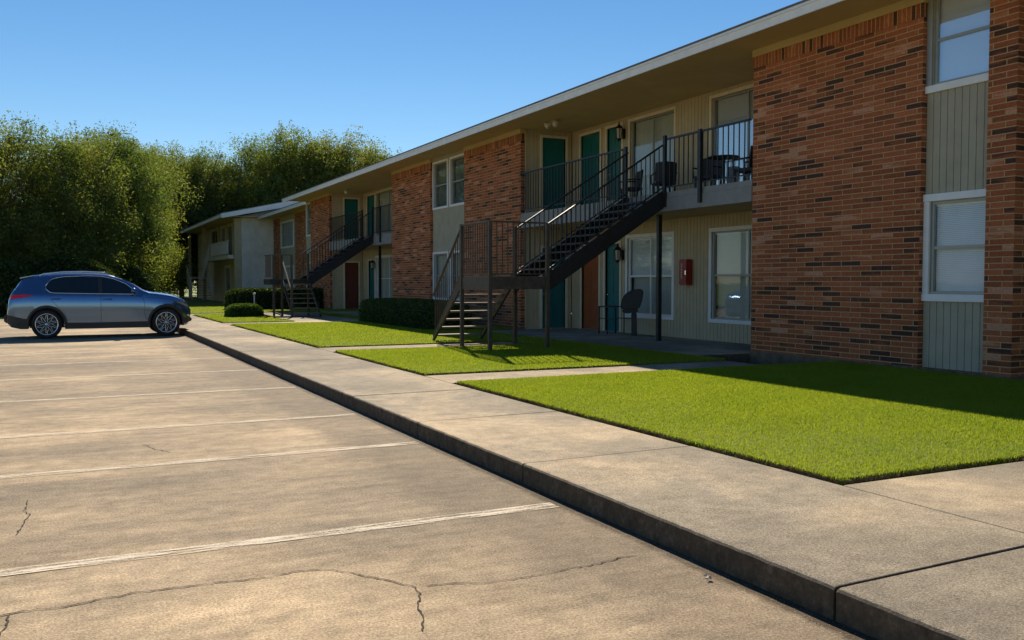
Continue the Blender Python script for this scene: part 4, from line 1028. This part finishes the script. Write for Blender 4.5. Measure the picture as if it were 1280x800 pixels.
# arches
for ax in (0, 2.87):
    for sd in (1, -1):
        V = []; F = []; m = 26
        for i in range(m+1):
            a = R(-12)+R(204)*i/m
            for r_, o_ in ((.405, -.02), (.405, .022), (.445, .020), (.47, .002)):
                x = ax+r_*math.cos(a); z = .36+r_*math.sin(a); yb = ysurf(min(max(x, -.88), 3.5), max(z, .33)); V.append((CX+x, CY-sd*(yb+o_), z))
        for i in range(m):
            for j in range(3): k = i*4+j; F.append((k, k+1, k+5, k+4))
        MB().add(V, F).build('wheel_arch', M['clad'], CAR, smooth=True)
    c = MB(); V = [(CX+ax+.414*math.cos(math.pi*i/20), CY+yy, .36+.414*math.sin(math.pi*i/20)) for yy in (-.86, .86) for i in range(21)]
    c.add(V, [(i, i+1, i+22, i+21) for i in range(20)]); c.box(CX+ax-.40, CX+ax+.40, CY-.55, CY+.55, .26, .66); c.box(CX+ax-.26, CX+ax+.26, CY-.55, CY+.55, .66, .765); c.build('wheel_well', M['rimdark'], CAR)
skin_patch('tail_light', M['tail'], [(-.86, .98), (-.3, 1.065)], [(-.86, 1.075), (-.5, 1.10), (-.3, 1.075)], -.86, -.30, .012, 12, 3)
skin_patch('headlight', M['head'], [(3.1, .90), (3.45, .74)], [(3.1, .905), (3.25, .885), (3.45, .80)], 3.12, 3.46, .012, 12, 3)
skin_patch('fog_light', M['head'], [(3.4, .52), (3.5, .5)], [(3.4, .56), (3.5, .56)], 3.42, 3.49, .02, 4, 2)
for sd in (1, -1):
    for x, z in ((.22, .985), (1.43, .965)):
        y = ysurf(x, z); m = MB(); P = [(CX+x-.10, CY-sd*(y+.002), z), (CX+x-.07, CY-sd*(y+.03), z+.004), (CX+x+.07, CY-sd*(y+.03), z+.002), (CX+x+.10, CY-sd*(y+.002), z-.002)]
        m.tube(P, .014, 8); m.build('door_handle', M['paint'], CAR, smooth=True)
    m = MB(); c = Vector((CX+2.06, CY-sd*.98, 1.18)); V = []
    m.lathe([(0, -.10), (.05, -.085), (.075, -.03), (.075, .03), (.055, .07), (0, .09)], c, 'Y', 14); m.bar((CX+2.12, CY-sd*.86, 1.07), (CX+2.08, CY-sd*.93, 1.09), .04); m.build('side_mirror', M['paint'], CAR, smooth=True)
    m = MB(); P = [(CX+x, CY-sd*.60, z) for x, z in ((-.15, 1.56), (-.05, 1.61), (.4, 1.66), (.9, 1.672), (1.35, 1.65), (1.45, 1.61))]; m.tube(P, .015, 8); m.build('roof_rail', M['chrome'], CAR, smooth=True)
CAR.scale = (1.025, 1.02, 1.06)
mb = MB(); mb.prism([(CX-.60, 1.485), (CX-.28, 1.555), (CX-.28, 1.575), (CX-.59, 1.515)], 'Y', CY-.60, CY+.60); mb.build('spoiler', M['paint'], CAR)
def top_patch(name, x0, x1, half, off=.006, n_=12):
    V = []; F = []; m = 10
    for i in range(n_+1):
        x = x0+(x1-x0)*i/n_; s = sect(x); yy = [p[0] for p in s[:6:-1]]; zz = [p[1] for p in s[:6:-1]]
        for j in range(m+1):
            y = (-1+2*j/m)*half(x); V.append((CX+x-(.004 if x < 0 else -.004), CY+y, float(np.interp(abs(y), yy, zz))+off))
    for i in range(n_):
        for j in range(m): k = i*(m+1)+j; F.append((k, k+1, k+m+2, k+m+1))
    MB().add(V, F).build(name, M['carglass'], CAR, smooth=True)
top_patch('windshield', 1.62, 2.40, lambda x: .60+.1*(x-1.62)); top_patch('rear_window', -.80, -.50, lambda x: .56)
# wheels
for ax in (0, 2.87):
    for sd in (1, -1):
        yc = CY-sd*.82; wz = .36
        m = MB(); hw = .11
        m.lathe([(.268, -hw*.9), (.30, -hw), (.335, -hw*.95), (.355, -hw*.7), (.36, -hw*.3), (.36, hw*.3), (.355, hw*.7), (.335, hw*.95), (.30, hw), (.268, hw*.9)], (CX+ax, yc, wz), 'Y', 48, True)
        wh = m.build('wheel', M['tyre'], CAR, smooth=True)
        m = MB(); yo = yc-sd*.075
        m.lathe([(.0, .0), (.268, .0)], (CX+ax, yc-sd*.02, wz), 'Y', 40); m.build('hub_disc', M['rimdark'], wh)
        m = MB(); m.lathe([(.245, -.012), (.27, -.014), (.275, .0), (.27, .014), (.245, .012)], (CX+ax, yo-sd*.01, wz), 'Y', 40, True); m.lathe([(0, -.012), (.045, -.01), (.05, .01), (0, .012)], (CX+ax, yo, wz), 'Y', 20)
        for k in range(10):
            a0 = 2*math.pi*k/10
            for tw_, r0, r1 in ((.10, .04, .25), (-.16, .12, .25)):
                P = []
                for q in range(6):
                    t_ = q/5; rr = r0+(r1-r0)*t_; aa = a0+tw_*math.sin(t_*2.6)+(.16*t_ if tw_ > 0 else -.20*t_+.02); P.append((CX+ax+rr*math.cos(aa), yo-sd*.004*(1-t_), wz+rr*math.sin(aa)))
                m.tube(P, [.010, .010, .009, .009, .010, .012], 6)
        m.build('rim', M['rim'], wh, smooth=True)

# ------------------------------------------------------------------ small debris by the kerb
for i, (x, y) in enumerate([(2.86, 3.62)]):
    m = MB(); r_ = random.Random(i)
    for k in range(5):
        c = Vector((x+r_.uniform(-.03, .03), y+r_.uniform(-.03, .03), .012)); vs_ = [c+Vector((r_.uniform(-.018, .018), r_.uniform(-.018, .018), r_.uniform(-.008, .014))) for _ in range(4)]
        m.add(vs_, [(0, 1, 2), (0, 2, 3), (0, 3, 1), (1, 3, 2)])
    tag(m.build('litter_scrap', M['lampglass'], None, loc=(x, y, .004)), 'crumpled pale scrap on the lot at the foot of the kerb', 'litter')
